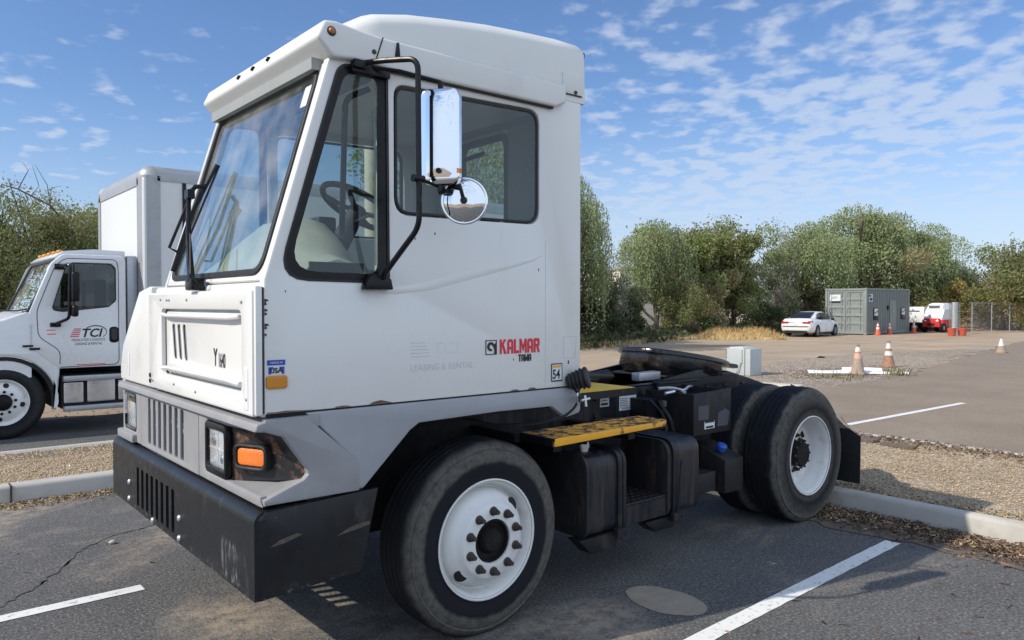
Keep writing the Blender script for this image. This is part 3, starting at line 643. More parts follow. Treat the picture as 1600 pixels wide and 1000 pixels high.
part('flag_sticker_text', sd('USA', .030, 1.231, 1.409, th=.0036, xs=1.0, bold=.001), 'ink_black', cab)
part('flag_sticker_text', sd('MADE IN', .012, 1.234, 1.447, th=.0036, xs=1.1), 'sticker_white', cab)
part('side_marker', MB().plate(rect(1.216, 1.306, 1.344, 1.398, .014), [], SL(YL), .010, .004), 'amber_side', cab, label='amber oblong side marker')
for nm, sx, sz in (('ding', 2.53, 1.405), ('ding', 2.89, 1.388), ('ding', 2.935, 1.372), ('ding', 1.45, 1.72), ('ding', 2.16, 1.93), ('ding', 2.66, 1.87)):
    pass
part('ding', MB().plate(rect(2.526, 2.532, 1.400, 1.410, .002), [], SL(YL), .001, 0).plate(rect(2.918, 2.928, 1.362, 1.382, .004), [], SL(YL), .001, 0).plate(rect(1.30, 1.304, 1.74, 1.748), [], SL(YL), .001, 0).plate(rect(2.04, 2.046, 2.02, 2.03), [], SL(YL), .001, 0).plate(rect(2.70, 2.705, 1.865, 1.88), [], SL(YL), .001, 0).plate(rect(1.93, 1.935, 1.99, 2.0), [], SL(YL), .001, 0), 'nut_rust', cab)
# --- grey fascia and skirts -----------------------------------------
fas = part('fascia', MB().box(1.43, 1.60, 3.06, 5.20, .90, 1.215), 'matt_black', tr)
gs = [ny(rnd([(4.682 - k * .1, 1.152), (4.628 - k * .1, 1.152), (4.632 - k * .1, .890), (4.686 - k * .1, .890)], .014)) for k in range(7)]
part('grille', MB().plate(ny(rect(3.797, 4.835, .862, 1.182, .008)), gs, FX(1.206), .014, .005), 'grey_plastic', fas)
part('grille_back', MB().box(1.30, 1.31, 3.80, 4.83, .865, 1.18), 'matt_black', fas)
brow = [(1.165, 1.172), (1.172, 1.205), (1.25, 1.222), (1.45, 1.222), (1.45, 1.17)]
part('brow', MB().prism([(a, b) for a, b in brow], ((0, 5.27, 0), XP, ZP), 2.262), 'grey_plastic', fas, bevel=.010, seg=3)
part('radiator', MB().box(1.38, 1.42, 3.85, 4.80, .88, 1.17), 'matt_black', fas)
part('radiator_pipe', MB().tube([(1.28, 4.66, .93), (1.28, 4.5, 1.04), (1.28, 4.2, 1.00), (1.28, 4.02, 1.06)], .022, 10), 'alu_matt', fas)
# near corner: opening for the lamp plate, sill, side wing
part('lamp_surround', MB().plate(ny([(3.793, .862), (3.793, 1.178), (3.03, 1.178), (3.03, 1.166), (3.40, 1.150), (3.665, 1.150), (3.695, 1.12), (3.695, .93), (3.66, .905), (3.40, .905), (3.03, .905), (3.03, .862)]), [], FX(1.218), .026, .008), 'grey_plastic', fas)
wing_o = [(1.200, .868), (1.200, .892), (1.300, .930), (1.372, .955), (1.392, .975), (1.385, 1.0), (1.285, 1.142), (1.205, 1.170), (1.205, 1.222), (1.382, 1.222), (1.626, 1.004), (1.634, .868)]
wv_ = Vector((.045, -.02, .0))
part('fascia_wing', MB().plate(wing_o, [], ((0, 3.035, 0), (1, 0, 0), (0, -.0001, 1)), .030, .010), 'grey_plastic', fas)
part('fascia_sill', MB().add([(1.195, 3.006, .866), (1.195, 3.70, .866), (1.195, 3.70, .905), (1.195, 3.03, .890), (1.375, 3.006, .952), (1.43, 3.30, .935), (1.40, 3.70, .905), (1.60, 3.006, .866)], [(0, 3, 2, 1), (3, 4, 5), (3, 5, 2), (2, 5, 6)]), 'grey_plastic', fas)
lp = part('lamp_plate', MB().add([(1.214, 3.695, .900), (1.214, 3.695, 1.152), (1.214, 3.43, 1.152), (1.214, 3.43, .900), (1.405, 3.016, .945), (1.405, 3.016, 1.0), (1.30, 3.05, 1.165)], [(0, 1, 2, 3), (3, 2, 6, 5, 4)]), 'lamp_plate', fas, smooth=0)
hl = part('headlight', MB().plate(ny(rect(3.435, 3.665, .94, 1.115, .02)), [], FX(1.212), .010, .004), 'lamp_silver', fas)
part('headlight_lens', MB().plate(ny(rect(3.430, 3.670, .935, 1.12, .025)), [], FX(1.196), .006, .003), 'lens_glass', hl)
part('headlight_bezel', MB().plate(ny(rect(3.41, 3.69, .905, 1.148, .035)), [ny(rect(3.437, 3.663, .942, 1.113, .02))], FX(1.212), .026, .008), 'black_trim', hl)
part('headlight_rib', MB().box(1.198, 1.202, 3.54, 3.548, .95, 1.105).box(1.198, 1.202, 3.44, 3.66, 1.02, 1.026), 'lamp_silver', hl)
part('headlight_bulb', MB().sphere((1.203, 3.50, .985), .022, 12, 8, (.3, 1, 1)).sphere((1.203, 3.60, 1.06), .03, 12, 8, (.3, 1, 1)), 'chrome', hl)
# turn signal on the slanted plate
pl_u = Vector((.191, -.414, 0)).normalized(); pl_v = Vector((0, 0, 1))
o1 = Vector((1.214, 3.43, 0)); 
fr_ts = (tuple(o1), tuple(pl_u), (0, 0, 1))
ts = part('turn_signal', MB().plate(rect(.074, .226, .984, 1.060, .022), [], fr_ts, .030, .006), 'orange_reflector', fas, label='bright orange turn signal lens')
part('signal_gasket', MB().plate(rect(.054, .246, .964, 1.080, .04), [rect(.072, .228, .982, 1.062, .024)], fr_ts, .038, .010), 'black_rubber', ts)
# far corner
part('lamp_surround', MB().plate(ny(rect(4.84, 5.25, .862, 1.180, .01)), [ny(rect(4.94, 5.20, .93, 1.15, .03))], FX(1.222), .030, .008), 'grey_plastic', fas)
part('corner_sill', MB().box(1.165, 1.40, 4.93, 5.29, .862, .912), 'grey_plastic', fas, bevel=.012)
hl2 = part('headlight', MB().plate(ny(rect(4.945, 5.195, .935, 1.145, .03)), [], FX(1.214), .012, .004), 'lamp_silver', fas)
part('headlight_lens', MB().plate(ny(rect(4.945, 5.195, .935, 1.145, .03)), [], FX(1.196), .008, .003), 'lens_glass', hl2)
part('headlight_bezel', MB().plate(ny(rect(4.93, 5.21, .92, 1.16, .03)), [ny(rect(4.955, 5.185, .945, 1.10, .02))], FX(1.206), .014, .004), 'black_trim', hl2)
# cab skirt
sk = rnd([(1.385, 1.234), (3.018, 1.234), (3.018, 1.087), (2.905, 1.068), (2.80, 1.138), (2.43, 1.143), (1.955, 1.134), (1.905, 1.105), (1.66, .872), (1.60, .868), (1.60, 1.02)], [0, .006, .03, .05, .04, .02, .02, .02, .02, 0, 0])
part('skirt', MB().plate(sk, [], SL(3.052), .034, .010), 'grey_skirt', tr)
part('skirt', MB().plate(mir(sk), [], ((0, 5.22, 0), XN, ZP), .034, .010), 'grey_skirt', tr)
part('skirt_gap', MB().box(1.22, 3.0, 3.026, 3.05, 1.226, 1.244), 'matt_black', tr)
part('wheel_well', MB().box(1.75, 3.0, 3.10, 5.2, 1.12, 1.17).box(1.62, 1.68, 3.06, 3.75, .80, 1.16), 'matt_black', tr)
part('right_deck', MB().box(1.76, 3.0, 4.42, 5.24, 1.14, 1.24), 'white_paint', tr, bevel=.01)
# --- bumper ----------------------------------------------------------
bs = [ny(rnd([(4.800 - k * .0965, .744), (4.750 - k * .0965, .744), (4.752 - k * .0965, .520), (4.802 - k * .0965, .520)], .008)) for k in range(8)]
bp = [(3.005, .488), (5.375, .488), (5.375, .80), (3.005, .80)]
bmp = part('bumper', MB().plate(ny(bp), bs, FX(1.172), .014, .0), 'bumper_black', tr)
top = []
for k in range(7):
    t = k / 6 * math.pi / 2; top.append((1.158 + .05 * (1 - math.cos(t)), .80 + .05 * math.sin(t)))
pr = [(x, z) for x, z in top] + [(1.40, .858), (1.40, .848), (1.21, .838), (1.172, .80)]
part('bumper_top', MB().prism(pr, ((0, 5.372, 0), XP, ZP), 2.364), 'bumper_black', bmp, smooth=50)
part('bumper_end', MB().plate([(1.19, .489), (1.638, .513), (1.722, .868), (1.20, .846), (1.18, .80)], [], SL(3.022), .022, .003), 'bumper_black', bmp)
part('bumper_end', MB().plate([(-1.19, .489), (-1.638, .513), (-1.722, .868), (-1.20, .846), (-1.18, .80)], [], ((0, 5.358, 0), XN, ZP), .022, .003), 'bumper_black', bmp)
part('bumper_corner', MB().cyl((1.188, 3.030, .4885), (1.188, 3.030, .812), .030, n=24).sphere((1.20, 3.032, .812), .034, 16, 10, (1.15, 1, 1)).cyl((1.188, 5.35, .4885), (1.188, 5.35, .812), .030, n=24).sphere((1.20, 5.348, .812), .034, 16, 10, (1.15, 1, 1)), 'bumper_black', bmp)
part('bumper_underside', MB().box(1.19, 1.35, 3.02, 5.36, .490, .500), 'bumper_black', bmp)
screws([(1.158, y, z) for y, z in ((4.953, .630), (4.957, .531), (3.981, .621), (3.984, .519), (4.46, .505))], XN, .017, 'bumper_bolt', 'alu_matt', bmp, h=.012)
part('bumper_scrape', MB().plate([(1.22, .70), (1.28, .706), (1.36, .728), (1.335, .738), (1.26, .722)], [], SL(3.0), .001, 0).plate([(1.52, .69), (1.60, .70), (1.68, .712), (1.675, .728), (1.60, .722), (1.55, .705)], [], SL(3.0), .001, 0), 'rust_scrape', bmp)
# --- wipers ----------------------------------------------------------
wp = part('wiper', MB().box(1.135, 1.20, 3.70, 3.80, 1.755, 1.815), 'black_trim', tr, bevel=.012)
part('wiper_arm', MB().tube([(1.150, 3.745, 1.80), (1.185, 3.90, 2.02), (1.225, 4.03, 2.245)], .010, 8, rs=[.019, .014, .009]).tube([(1.165, 3.775, 1.80), (1.20, 3.925, 2.02), (1.240, 4.05, 2.25)], .006, 6)
     .tube([(1.225, 4.03, 2.245), (1.255, 4.01, 2.285), (1.30, 3.985, 2.29)], .012, 8).box(1.215, 1.25, 4.00, 4.06, 2.225, 2.27), 'black_trim', wp)
bt, bb = Vector((1.352, 3.975, 2.405)), Vector((1.185, 4.168, 1.862))
part('wiper_blade', MB().tube([bt, bt.lerp(bb, .5) + Vector((-.02, 0, .006)), bb], .010, 6).tube([bt + Vector((.012, 0, -.004)), bb + Vector((.012, 0, -.004))], .006, 4)
     .tube([bt.lerp(bb, .2) + Vector((-.012, 0, 0)), bt.lerp(bb, .22) + Vector((-.055, .01, .01)), bt.lerp(bb, .8) + Vector((-.055, .01, .01)), bt.lerp(bb, .82) + Vector((-.012, 0, 0))], .008, 6), 'black_rubber', wp)
part('washer_hose', MB().tube([(1.155, 3.68, 1.79), (1.12, 3.66, 1.83), (1.145, 3.74, 1.93), (1.17, 3.82, 2.03)], .004, 6), 'black_rubber', wp)
# --- mirrors ---------------------------------------------------------
mr = part('mirror_bracket', MB().tube([(1.64, 3.01, 2.742), (1.70, 2.93, 2.748), (1.775, 2.748, 2.728), (1.778, 2.745, 2.02), (1.73, 2.90, 1.86), (1.735, 2.99, 1.80)], .0125, 10, bend=.05), 'black_trim', tr)
part('bracket_mount', MB().box(1.60, 1.79, 2.995, 3.02, 2.70, 2.742).box(1.60, 1.66, 2.975, 2.995, 2.715, 2.752), 'black_trim', mr, bevel=.006)
part('bracket_foot', MB().prism([(1.645, 1.755), (1.79, 1.755), (1.78, 1.80), (1.755, 1.825), (1.685, 1.825), (1.655, 1.79)], ((0, 3.018, 0), XP, ZP), .045).cyl((1.735, 2.985, 1.80), (1.735, 2.985, 1.845), .022), 'black_trim', mr, bevel=.008)
part('bracket_arm', MB().tube([(1.70, 3.0, 2.735), (1.80, 2.93, 2.722), (1.93, 2.80, 2.668)], .009, 8).tube([(1.762, 2.752, 2.224), (1.84, 2.765, 2.215), (1.93, 2.765, 2.193)], .008, 8).cyl((1.745, 2.745, 2.222), (1.80, 2.745, 2.222), .016), 'black_trim', mr)
# main mirror: chrome back facing forward, hipped
mc = Vector((1.893, 2.752, 2.415)); mu = Vector((.62, -.785, 0)).normalized(); mn = Vector((-.785, -.62, 0)).normalized()
mo = rect(-.089, .089, -.208, .208, .045, 7)
mfr = (tuple(mc + mn * -.0), tuple(mu), (0, 0, 1))
mm = part('mirror_head', MB().plate(mo, [], ((mc - mn * .02).to_tuple(), mu.to_tuple(), ZP), .04, .012), 'chrome', mr)
def mp(u, v, d): return tuple(mc + mu * u + Vector((0, 0, v)) + mn * d)
ot = [(-.070, -.165), (-.050, -.186), (.050, -.186), (.070, -.165), (.070, .165), (.050, .186), (-.050, .186), (-.070, .165)]
vs = [mp(u, v, .018) for u, v in ot] + [mp(0, -.11, .034), mp(0, .11, .034)]
part('mirror_back', MB().add(vs, [(1, 2, 8), (0, 1, 8), (2, 3, 8), (3, 4, 9, 8), (7, 0, 8, 9), (4, 5, 9), (5, 6, 9), (6, 7, 9)]), 'chrome', mm, smooth=15)
part('mirror_glass', MB().plate(rect(-.082, .082, -.196, .196, .035), [], ((mc - mn * .019).to_tuple(), (-mu).to_tuple(), ZP), .004, 0), 'chrome', mm)
part('mirror_clamp', MB().cyl(mp(0, .205, 0), mp(0, .235, 0), .012).cyl(mp(0, -.235, 0), mp(0, -.205, 0), .014).cyl(mp(0, -.15, .022), mp(0, -.15, .036), .012).box(1.90, 1.96, 2.72, 2.78, 2.17, 2.19), 'black_trim', mm)
part('mirror_marker', MB().box(*[c for p in ((1.925, 1.95), (2.675, 2.69), (2.255, 2.275)) for c in p]), 'amber', mm)
rc = Vector((1.985, 2.705, 2.142)); rn = Vector((-.66, -.75, .0)).normalized()
m2 = part('convex_mirror', MB().lathe(rc, rn, [(.100, -.012), (.1045, -.004), (.1035, .004), (.098, .007), (.093, .004), (.088, .008), (.070, .017), (.045, .023), (.0001, .026)], 40), 'chrome', mr, smooth=60)
part('convex_mirror_post', MB().cyl(rc + rn * .02, rc + rn * .045, .018, .012, 12).tube([rc + rn * .035, rc + rn * .035 + Vector((-.02, 0, .06)), (1.935, 2.75, 2.20)], .009, 8), 'black_trim', m2)
# --- inside the cab --------------------------------------------------
ins_ = part('dashboard', MB().loft([[(x + dx_, y, z + dz_) for x, z in ((1.30, 1.50), (1.30, 1.87), (1.38, 1.99), (1.50, 2.09), (1.64, 2.13), (1.76, 2.10), (1.84, 2.0), (1.88, 1.84), (1.86, 1.50))]
     for y, dx_, dz_ in ((3.10, -.06, -.24), (3.25, -.05, -.20), (3.42, -.02, -.08), (3.60, .0, .0), (3.75, .0, .0), (3.90, -.02, -.06), (4.10, -.06, -.16), (4.32, -.06, -.18))]), 'dash_beige', tr, smooth=60)
part('instrument_panel', MB().box(1.74, 1.84, 3.62, 3.84, 2.04, 2.14), 'interior_dark', ins_, bevel=.015)
part('dash_vent', MB().box(1.44, 1.70, 3.085, 3.097, 1.83, 1.875), 'interior_dark', ins_)
sc = Vector((1.93, 3.55, 2.19)); sn = Vector((.50, 0, .86)).normalized(); su = sn.orthogonal().normalized(); sw_ = sn.cross(su)
st = part('steering_wheel', MB().tube([sc + (su * math.cos(a) + sw_ * math.sin(a)) * .205 for a in np.linspace(0, 2 * math.pi, 41)], .016, 8), 'black_trim', tr)
part('steering_spoke', MB().tube([sc + su * .2, sc - sn * .03, sc - su * .2], .014, 6).tube([sc + sw_ * .2, sc - sn * .03, sc - sw_ * .2], .014, 6).lathe(sc - sn * .05, sn, [(.03, 0), (.05, .03), (.04, .05), (.0001, .055)], 16), 'interior_dark', st)
part('steering_column', MB().cyl(sc - sn * .04, sc - sn * .45, .045, .06).tube([sc - sn * .1 , sc - sn * .1 + Vector((0.02, -.16, .03))], .008, 6), 'interior_dark', st)
sq = part('seat', MB().box(2.25, 2.72, 3.35, 3.83, 1.52, 1.66), 'interior_dark', tr, bevel=.04, seg=3)
part('seat_back', MB().box(2.62, 2.76, 3.37, 3.81, 1.62, 2.17), 'interior_dark', sq, bevel=.05, seg=3)
part('seat_base', MB().box(2.3, 2.65, 3.42, 3.76, 1.22, 1.52), 'interior_dark', sq)
part('grab_rail', MB().tube([(1.62, 3.14, 2.0), (1.64, 3.14, 2.62), (1.76, 3.14, 2.68)], .014, 8, bend=.05).tube([(2.72, 3.75, 1.9), (2.72, 3.75, 2.55), (2.9, 3.75, 2.62)], .014, 8, bend=.06), 'black_trim', tr)
part('door_pillar', MB().box(1.77, 1.81, YL + .045, YL + .09, 1.25, 2.75).box(1.77, 1.81, YR - .09, YR - .045, 1.25, 2.75), 'cream_pipe', tr)
part('exhaust_stack', MB().cyl((2.62, 4.62, 1.2), (2.62, 4.62, 2.98), .058, n=20).cyl((2.62, 4.62, 1.9), (2.62, 4.62, 1.94), .066, n=20), 'cream_pipe', tr)
# --- chassis ---------------------------------------------------------
def rail(y0, y1, out):
    sh = [(1.5, .83), (6.45, .83), (6.45, .90), (6.05, .985), (5.80, 1.05), (5.55, 1.085), (1.5, 1.085)]
    mb = MB().prism(sh, ((0, out + .008, 0), XP, ZP), .008)
    mb.box(1.5, 5.55, y0, y1, 1.077, 1.0845).box(1.5, 6.45, y0, y1, .8305, .838); return mb
part('frame_rail', rail(3.76, 3.84, 3.76), 'tank_black', tr)
part('frame_rail', rail(4.54, 4.62, 4.612), 'tank_black', tr)
part('cross_member', MB().box(3.1, 3.2, 3.84, 4.54, .86, 1.06).box(4.3, 4.4, 3.84, 4.54, .86, 1.06).box(6.3, 6.4, 3.84, 4.54, .84, .90), 'black_steel', tr)
screws([(x, 3.76, z) for x in (3.9, 4.42, 4.6, 5.05, 5.2, 5.45, 5.7) for z in (.90, 1.02)], YN, .016, 'frame_bolt', 'nut_rust', tr, h=.014)
part('frame_rivet_strip', MB().box(4.55, 5.6, 3.735, 3.758, 1.045, 1.10), 'black_steel', tr)
fk = MB().plate(rect(3.951, 4.043, .958, 1.020), [], SL(3.76), .003, 0)
part('frame_sticker', fk, 'sticker_white', tr)
part('warning_sticker', MB().plate(rect(4.152, 4.337, .914, 1.043), [], SL(3.76), .003, 0), 'sticker_white', tr)
part('warning_text', text_mb('WARNING', .026, ((4.175, 3.76, 1.018), XP, ZP), .004, xs=1.0).add(*(lambda q: (q.v, q.f))(text_mb('WARNING', .026, ((4.175, 3.76, .920), XP, ZP), .004))), 'ink_black', tr)
tx = MB()
for k in range(5): tx.box(4.16, 4.245 - .01 * (k % 2), 3.7555, 3.757, .946 + k * .013, .950 + k * .013); tx.box(4.262, 4.33 - .012 * (k % 3), 3.7555, 3.757, .946 + k * .013, .950 + k * .013)
tx.box(3.96, 4.03, 3.7555, 3.757, .968, .985).box(3.965, 4.02, 3.7555, 3.757, .998, 1.004)
part('sticker_print', tx, 'ink_black', tr)
part('deck_plate', MB().box(3.12, 4.14, 3.60, 4.74, 1.088, 1.102), 'yellow_deck', tr)
part('deck_edge', MB().box(3.10, 4.15, 3.585, 3.598, 1.05, 1.10), 'black_steel', tr)
part('coupling_ram', MB().tube([(3.2, 4.19, 1.02), (4.5, 4.19, 1.12)], .05, 12), 'black_steel', tr)
# air and electric lines behind the cab
rng = random.Random(4)
hs = MB()
for k in range(5):
    y = 3.75 + .13 * k
    hs.tube([(3.03, y, 1.35), (3.12, y, 1.24 + .02 * k), (3.35, y + .05, 1.20), (3.7, y + .1, 1.185 + .01 * k), (4.1, y + .02, 1.17)], .014, 6, bend=.1)
part('air_hose', hs, 'black_rubber', tr)
hz = MB()
for k in range(3):
    hz.tube([(3.5 + .34 * math.cos(a) , 4.35 + .2 * k * .3 + .16 * math.sin(a), 1.175 + .02 * k) for a in np.linspace(0, 2 * math.pi, 25)], .014, 6)
part('coiled_hose', hz, 'interior_grey', tr)
bl = MB(); 
bprof = [(.034, 0), (.036, .01)] + [q for k in range(4) for q in ((.046 + .005 * k, .018 + .022 * k), (.040 + .004 * k, .029 + .022 * k))] + [(.062, .11), (.055, .12), (.0001, .12)]
part('gladhand_boot', bl.lathe((2.915, 3.02, 1.262), (.55, -.75, .25), bprof, 24), 'black_rubber', tr)
part('air_fitting', MB().tube([(2.935, 2.995, 1.235), (2.955, 2.965, 1.19), (2.93, 2.97, 1.13), (2.88, 3.0, 1.08), (2.75, 3.1, 1.04), (2.60, 3.25, 1.03), (2.45, 3.4, 1.07)], .008, 6, bend=.03).box(2.95, 3.01, 2.955, 2.985, 1.155, 1.185), 'black_rubber', tr)
part('air_fitting', MB().tube([(2.955, 2.97, 1.225), (2.925, 2.955, 1.20), (2.94, 2.965, 1.15)], .007, 6, bend=.02).cyl((2.95, 2.95, 1.165), (3.02, 2.955, 1.17), .009).cyl((2.985, 2.945, 1.13), (2.985, 2.955, 1.19), .008), 'alu', tr)
# --- yellow step -----------------------------------------------------
holes = []
for j in range(5):
    for i in range(17):
        x = 2.90 + i * .055 + (.027 if j % 2 else 0); y = 3.085 + j * .047
        if x < 3.80: holes.append(rnd([(x, y), (x + .034, y - .008), (x + .036, y + .010), (x + .003, y + .02)], .004, 2))
st_o = [(2.85, 3.05), (3.795, 3.05), (3.87, 3.10), (3.87, 3.33), (2.85, 3.33)]
part('step_tread', MB().plate(st_o, holes, ((0, 0, .935), XP, YP), .02, .003), 'yellow_step', tr)
part('step_edge', MB().plate([(2.85, .908), (3.80, .928), (3.795, .958), (2.85, .953)], [], SL(3.062), .014, .003), 'yellow_edge', tr)
part('step_end', MB().box(2.838, 2.850, 3.06, 3.33, .908, .953), 'black_steel', tr)
part('step_under', MB().box(2.86, 3.84, 3.09, 3.32, .905, .930).box(2.80, 2.95, 3.33, 3.76, .90, .95), 'matt_black', tr)
part('step_support', MB().box(2.98, 3.04, 3.2, 3.76, .84, .90).box(3.62, 3.68, 3.2, 3.76, .84, .90), 'black_steel', tr)
# --- fuel tank with the step recess ---------------------------------
def tankprof(y0=3.05, y1=3.64, z0=.352, z1=.825, r=.10): return rnd([(y0, z0), (y1, z0), (y1, z1), (y0, z1)], [.06, .02, .03, r], 8)
def tankseg(x0, x1, **k): return MB().prism(tankprof(**k), ((x0, 0, 0), YP, ZP), x1 - x0)
tk = part('fuel_tank', tankseg(3.10, 3.42), 'tank_black', tr, bevel=.008)
part('tank_section', tankseg(3.82, 4.15), 'tank_black', tk, bevel=.014)
part('tank_base', MB().box(3.421, 3.819, 3.052, 3.64, .365, .478).box(3.421, 3.819, 3.40, 3.64, .48, .82), 'tank_black', tk)
th_ = []
for j in range(5):
    for i in range(7): th_.append(rect(3.44 + i * .052, 3.475 + i * .052, 3.075 + j * .055, 3.10 + j * .055, .004, 2))
part('tank_step', MB().plate(rect(3.425, 3.815, 3.056, 3.36), th_, ((0, 0, .480), XP, YP), .012, .002), 'rusty_black', tk)
part('tank_rib', tankseg(3.092, 3.112, y0=3.043, z0=.346, z1=.832).add(*(lambda q: (q.v, q.f))(tankseg(3.400, 3.428, y0=3.043, z0=.346, z1=.832))).add(*(lambda q: (q.v, q.f))(tankseg(3.812, 3.840, y0=3.043, z0=.346, z1=.832))), 'rusty_black', tk, bevel=.005)
part('tank_strap', tankseg(3.35, 3.385, y0=3.036, z0=.34, z1=.838).add(*(lambda q: (q.v, q.f))(tankseg(3.862, 3.897, y0=3.036, z0=.34, z1=.838))), 'black_steel', tk, bevel=.003)
part('strap_bolt', MB().tube([(3.90, 3.03, .36), (3.93, 3.025, .70)], .007, 6).box(3.33, 3.40, 3.02, 3.045, .32, .37).box(3.85, 3.92, 3.02, 3.045, .32, .37), 'rusty_black', tk)
part('fuel_cap', MB().lathe((3.20, 3.18, .825), ZP, [(.034, 0), (.034, .018), (.040, .02), (.040, .045), (.034, .05), (.0001, .052)], 20).box(3.195, 3.205, 3.14, 3.22, .87, .885), 'alu', tk)
part('tank_bracket', MB().prism([(3.15, .25), (3.36, .25), (3.40, .345), (3.05, .345)], ((0, 3.16, 0), XP, ZP), .10).prism([(3.72, .27), (3.90, .27), (3.92, .345), (3.62, .345)], ((0, 3.16, 0), XP, ZP), .10).tube([(3.36, 3.07, .32), (3.41, 3.05, .29), (3.46, 3.05, .31)], .008, 6).tube([(3.90, 3.07, .32), (3.95, 3.05, .30), (3.98, 3.05, .33)], .008, 6), 'black_steel', tr, bevel=.006)
part('air_tank', MB().cyl((2.55, 3.55, .62), (3.0, 3.55, .62), .13, n=24), 'black_steel', tr)
# --- battery box, def tank, rear bits -------------------------------
bx = part('battery_box', MB().plate([(4.422, .757), (4.872, .757), (4.872, 1.067), (4.422, 1.053)], [], SL(3.322), .022, .004).box(4.424, 4.435, 3.32, 3.74, .757, 1.053).box(4.42, 4.87, 3.32, 3.75, .757, .77).box(4.86, 4.872, 3.32, 3.74, .757, 1.06), 'rusty_black', tr)
part('box_sticker', MB().plate(rect(4.545, 4.665, .795, .85), [], SL(3.30), .002, 0), 'sticker_white', bx)
part('box_sticker_print', MB().plate(rect(4.56, 4.65, .80, .815), [], SL(3.30), .003, 0).plate(rect(4.55, 4.66, .838, .85), [], SL(3.30), .003, 0), 'ink_black', bx)
part('box_patch', MB().plate(rect(4.475, 4.595, .865, .965, .005), [], SL(3.30), .001, 0).plate([(4.70, .80), (4.83, .80), (4.85, .90), (4.80, .925), (4.71, .90)], [], SL(3.30), .001, 0), 'patch_blue', bx)
part('battery', MB().box(4.46, 4.84, 3.36, 3.7, .80, 1.02), 'black_trim', bx, bevel=.01)
part('battery_terminal', MB().cyl((4.5, 3.45, 1.02), (4.5, 3.45, 1.06), .02).tube([(4.34, 3.55, 1.08), (4.43, 3.5, 1.085), (4.5, 3.45, 1.06), (4.62, 3.5, 1.08), (4.8, 3.6, 1.06)], .012, 6, bend=.04), 'alu', bx)
vb = MB().box(4.27, 4.415, 3.60, 3.755, .78, 1.0)
for z, x in ((.97, 4.40), (.90, 4.41), (.84, 4.405)): vb.lathe((x, 3.59, z), YN, [(.028, 0), (.028, .03), (.015, .04), (.0001, .04)], 14)
part('valve_block', vb, 'black_steel', tr)
part('valve_hose', MB().tube([(4.30, 3.6, 1.0), (4.30, 3.48, .92), (4.26, 3.40, .80), (4.20, 3.45, .72), (4.1, 3.5, .70)], .010, 6, bend=.05).tube([(4.30, 3.5, .98), (4.28, 3.40, .90), (4.33, 3.40, .78), (4.40, 3.45, .70)], .012, 6, bend=.05).tube([(3.85, 3.72, .88), (4.1, 3.70, .87), (4.3, 3.70, .85)], .009, 6), 'black_rubber', tr)
part('valve_fitting', MB().cyl((4.34, 3.49, 1.05), (4.42, 3.47, 1.06), .014).box(4.30, 4.335, 3.47, 3.50, .96, 1.0), 'alu', tr)
df = part('fluid_tank', MB().prism([(3.20, .333), (3.56, .333), (3.56, .66), (3.46, .665), (3.20, .572)], ((4.655, 0, 0), YP, ZP), .225), 'rusty_black', tr, bevel=.008)
part('fluid_tank_cap', MB().lathe((4.74, 3.30, .618), (0, -.33, .94), [(.026, 0), (.026, .02), (.038, .022), (.040, .042), (.032, .055), (.0001, .058)], 20), 'blue_cap', df, label='bright blue filler cap')
part('fluid_bracket', MB().box(4.36, 4.60, 3.24, 3.5, .36, .50).box(4.30, 4.90, 3.5, 3.7, .5, .74), 'rusty_black', df, bevel=.006)
part('fluid_hose', MB().tube([(4.62, 3.42, .62), (4.5, 3.36, .58), (4.36, 3.38, .60), (4.34, 3.42, .67), (4.46, 3.44, .71)], .013, 8, bend=.06), 'black_rubber', df)
part('mudflap', MB().plate([(-3.62, .20), (-2.993, .20), (-2.99, .596), (-3.13, .672), (-3.40, .90), (-3.62, .98)], [], ((6.26, 0, 0), YN, ZP), .012, .002), 'mudflap_rubber', tr)
part('mudflap', MB().plate([(-5.41, .20), (-4.78, .20), (-4.78, .98), (-5.0, .90), (-5.27, .672), (-5.41, .596)], [], ((6.26, 0, 0), YN, ZP), .012, .002), 'mudflap_rubber', tr)
part('rear_deck', MB().prism([(5.30, 1.10), (5.52, 1.13), (5.84, 1.05), (6.06, .99), (6.42, .88), (6.42, .84), (6.36, .83), (5.30, .86)], ((0, 4.61, 0), XP, ZP), .84)
     , 'black_steel', tr, bevel=.008)
part('frame_bracket', MB().prism([(4.55, 1.085), (5.5, 1.085), (5.35, 1.15), (5.1, 1.16), (4.75, 1.12)], ((0, 3.80, 0), XP, ZP), .03).prism([(4.55, 1.085), (5.5, 1.085), (5.35, 1.15), (5.1, 1.16), (4.75, 1.12)], ((0, 4.61, 0), XP, ZP), .03).box(4.56, 5.05, 3.73, 3.80, 1.075, 1.10), 'black_steel', tr, bevel=.005)
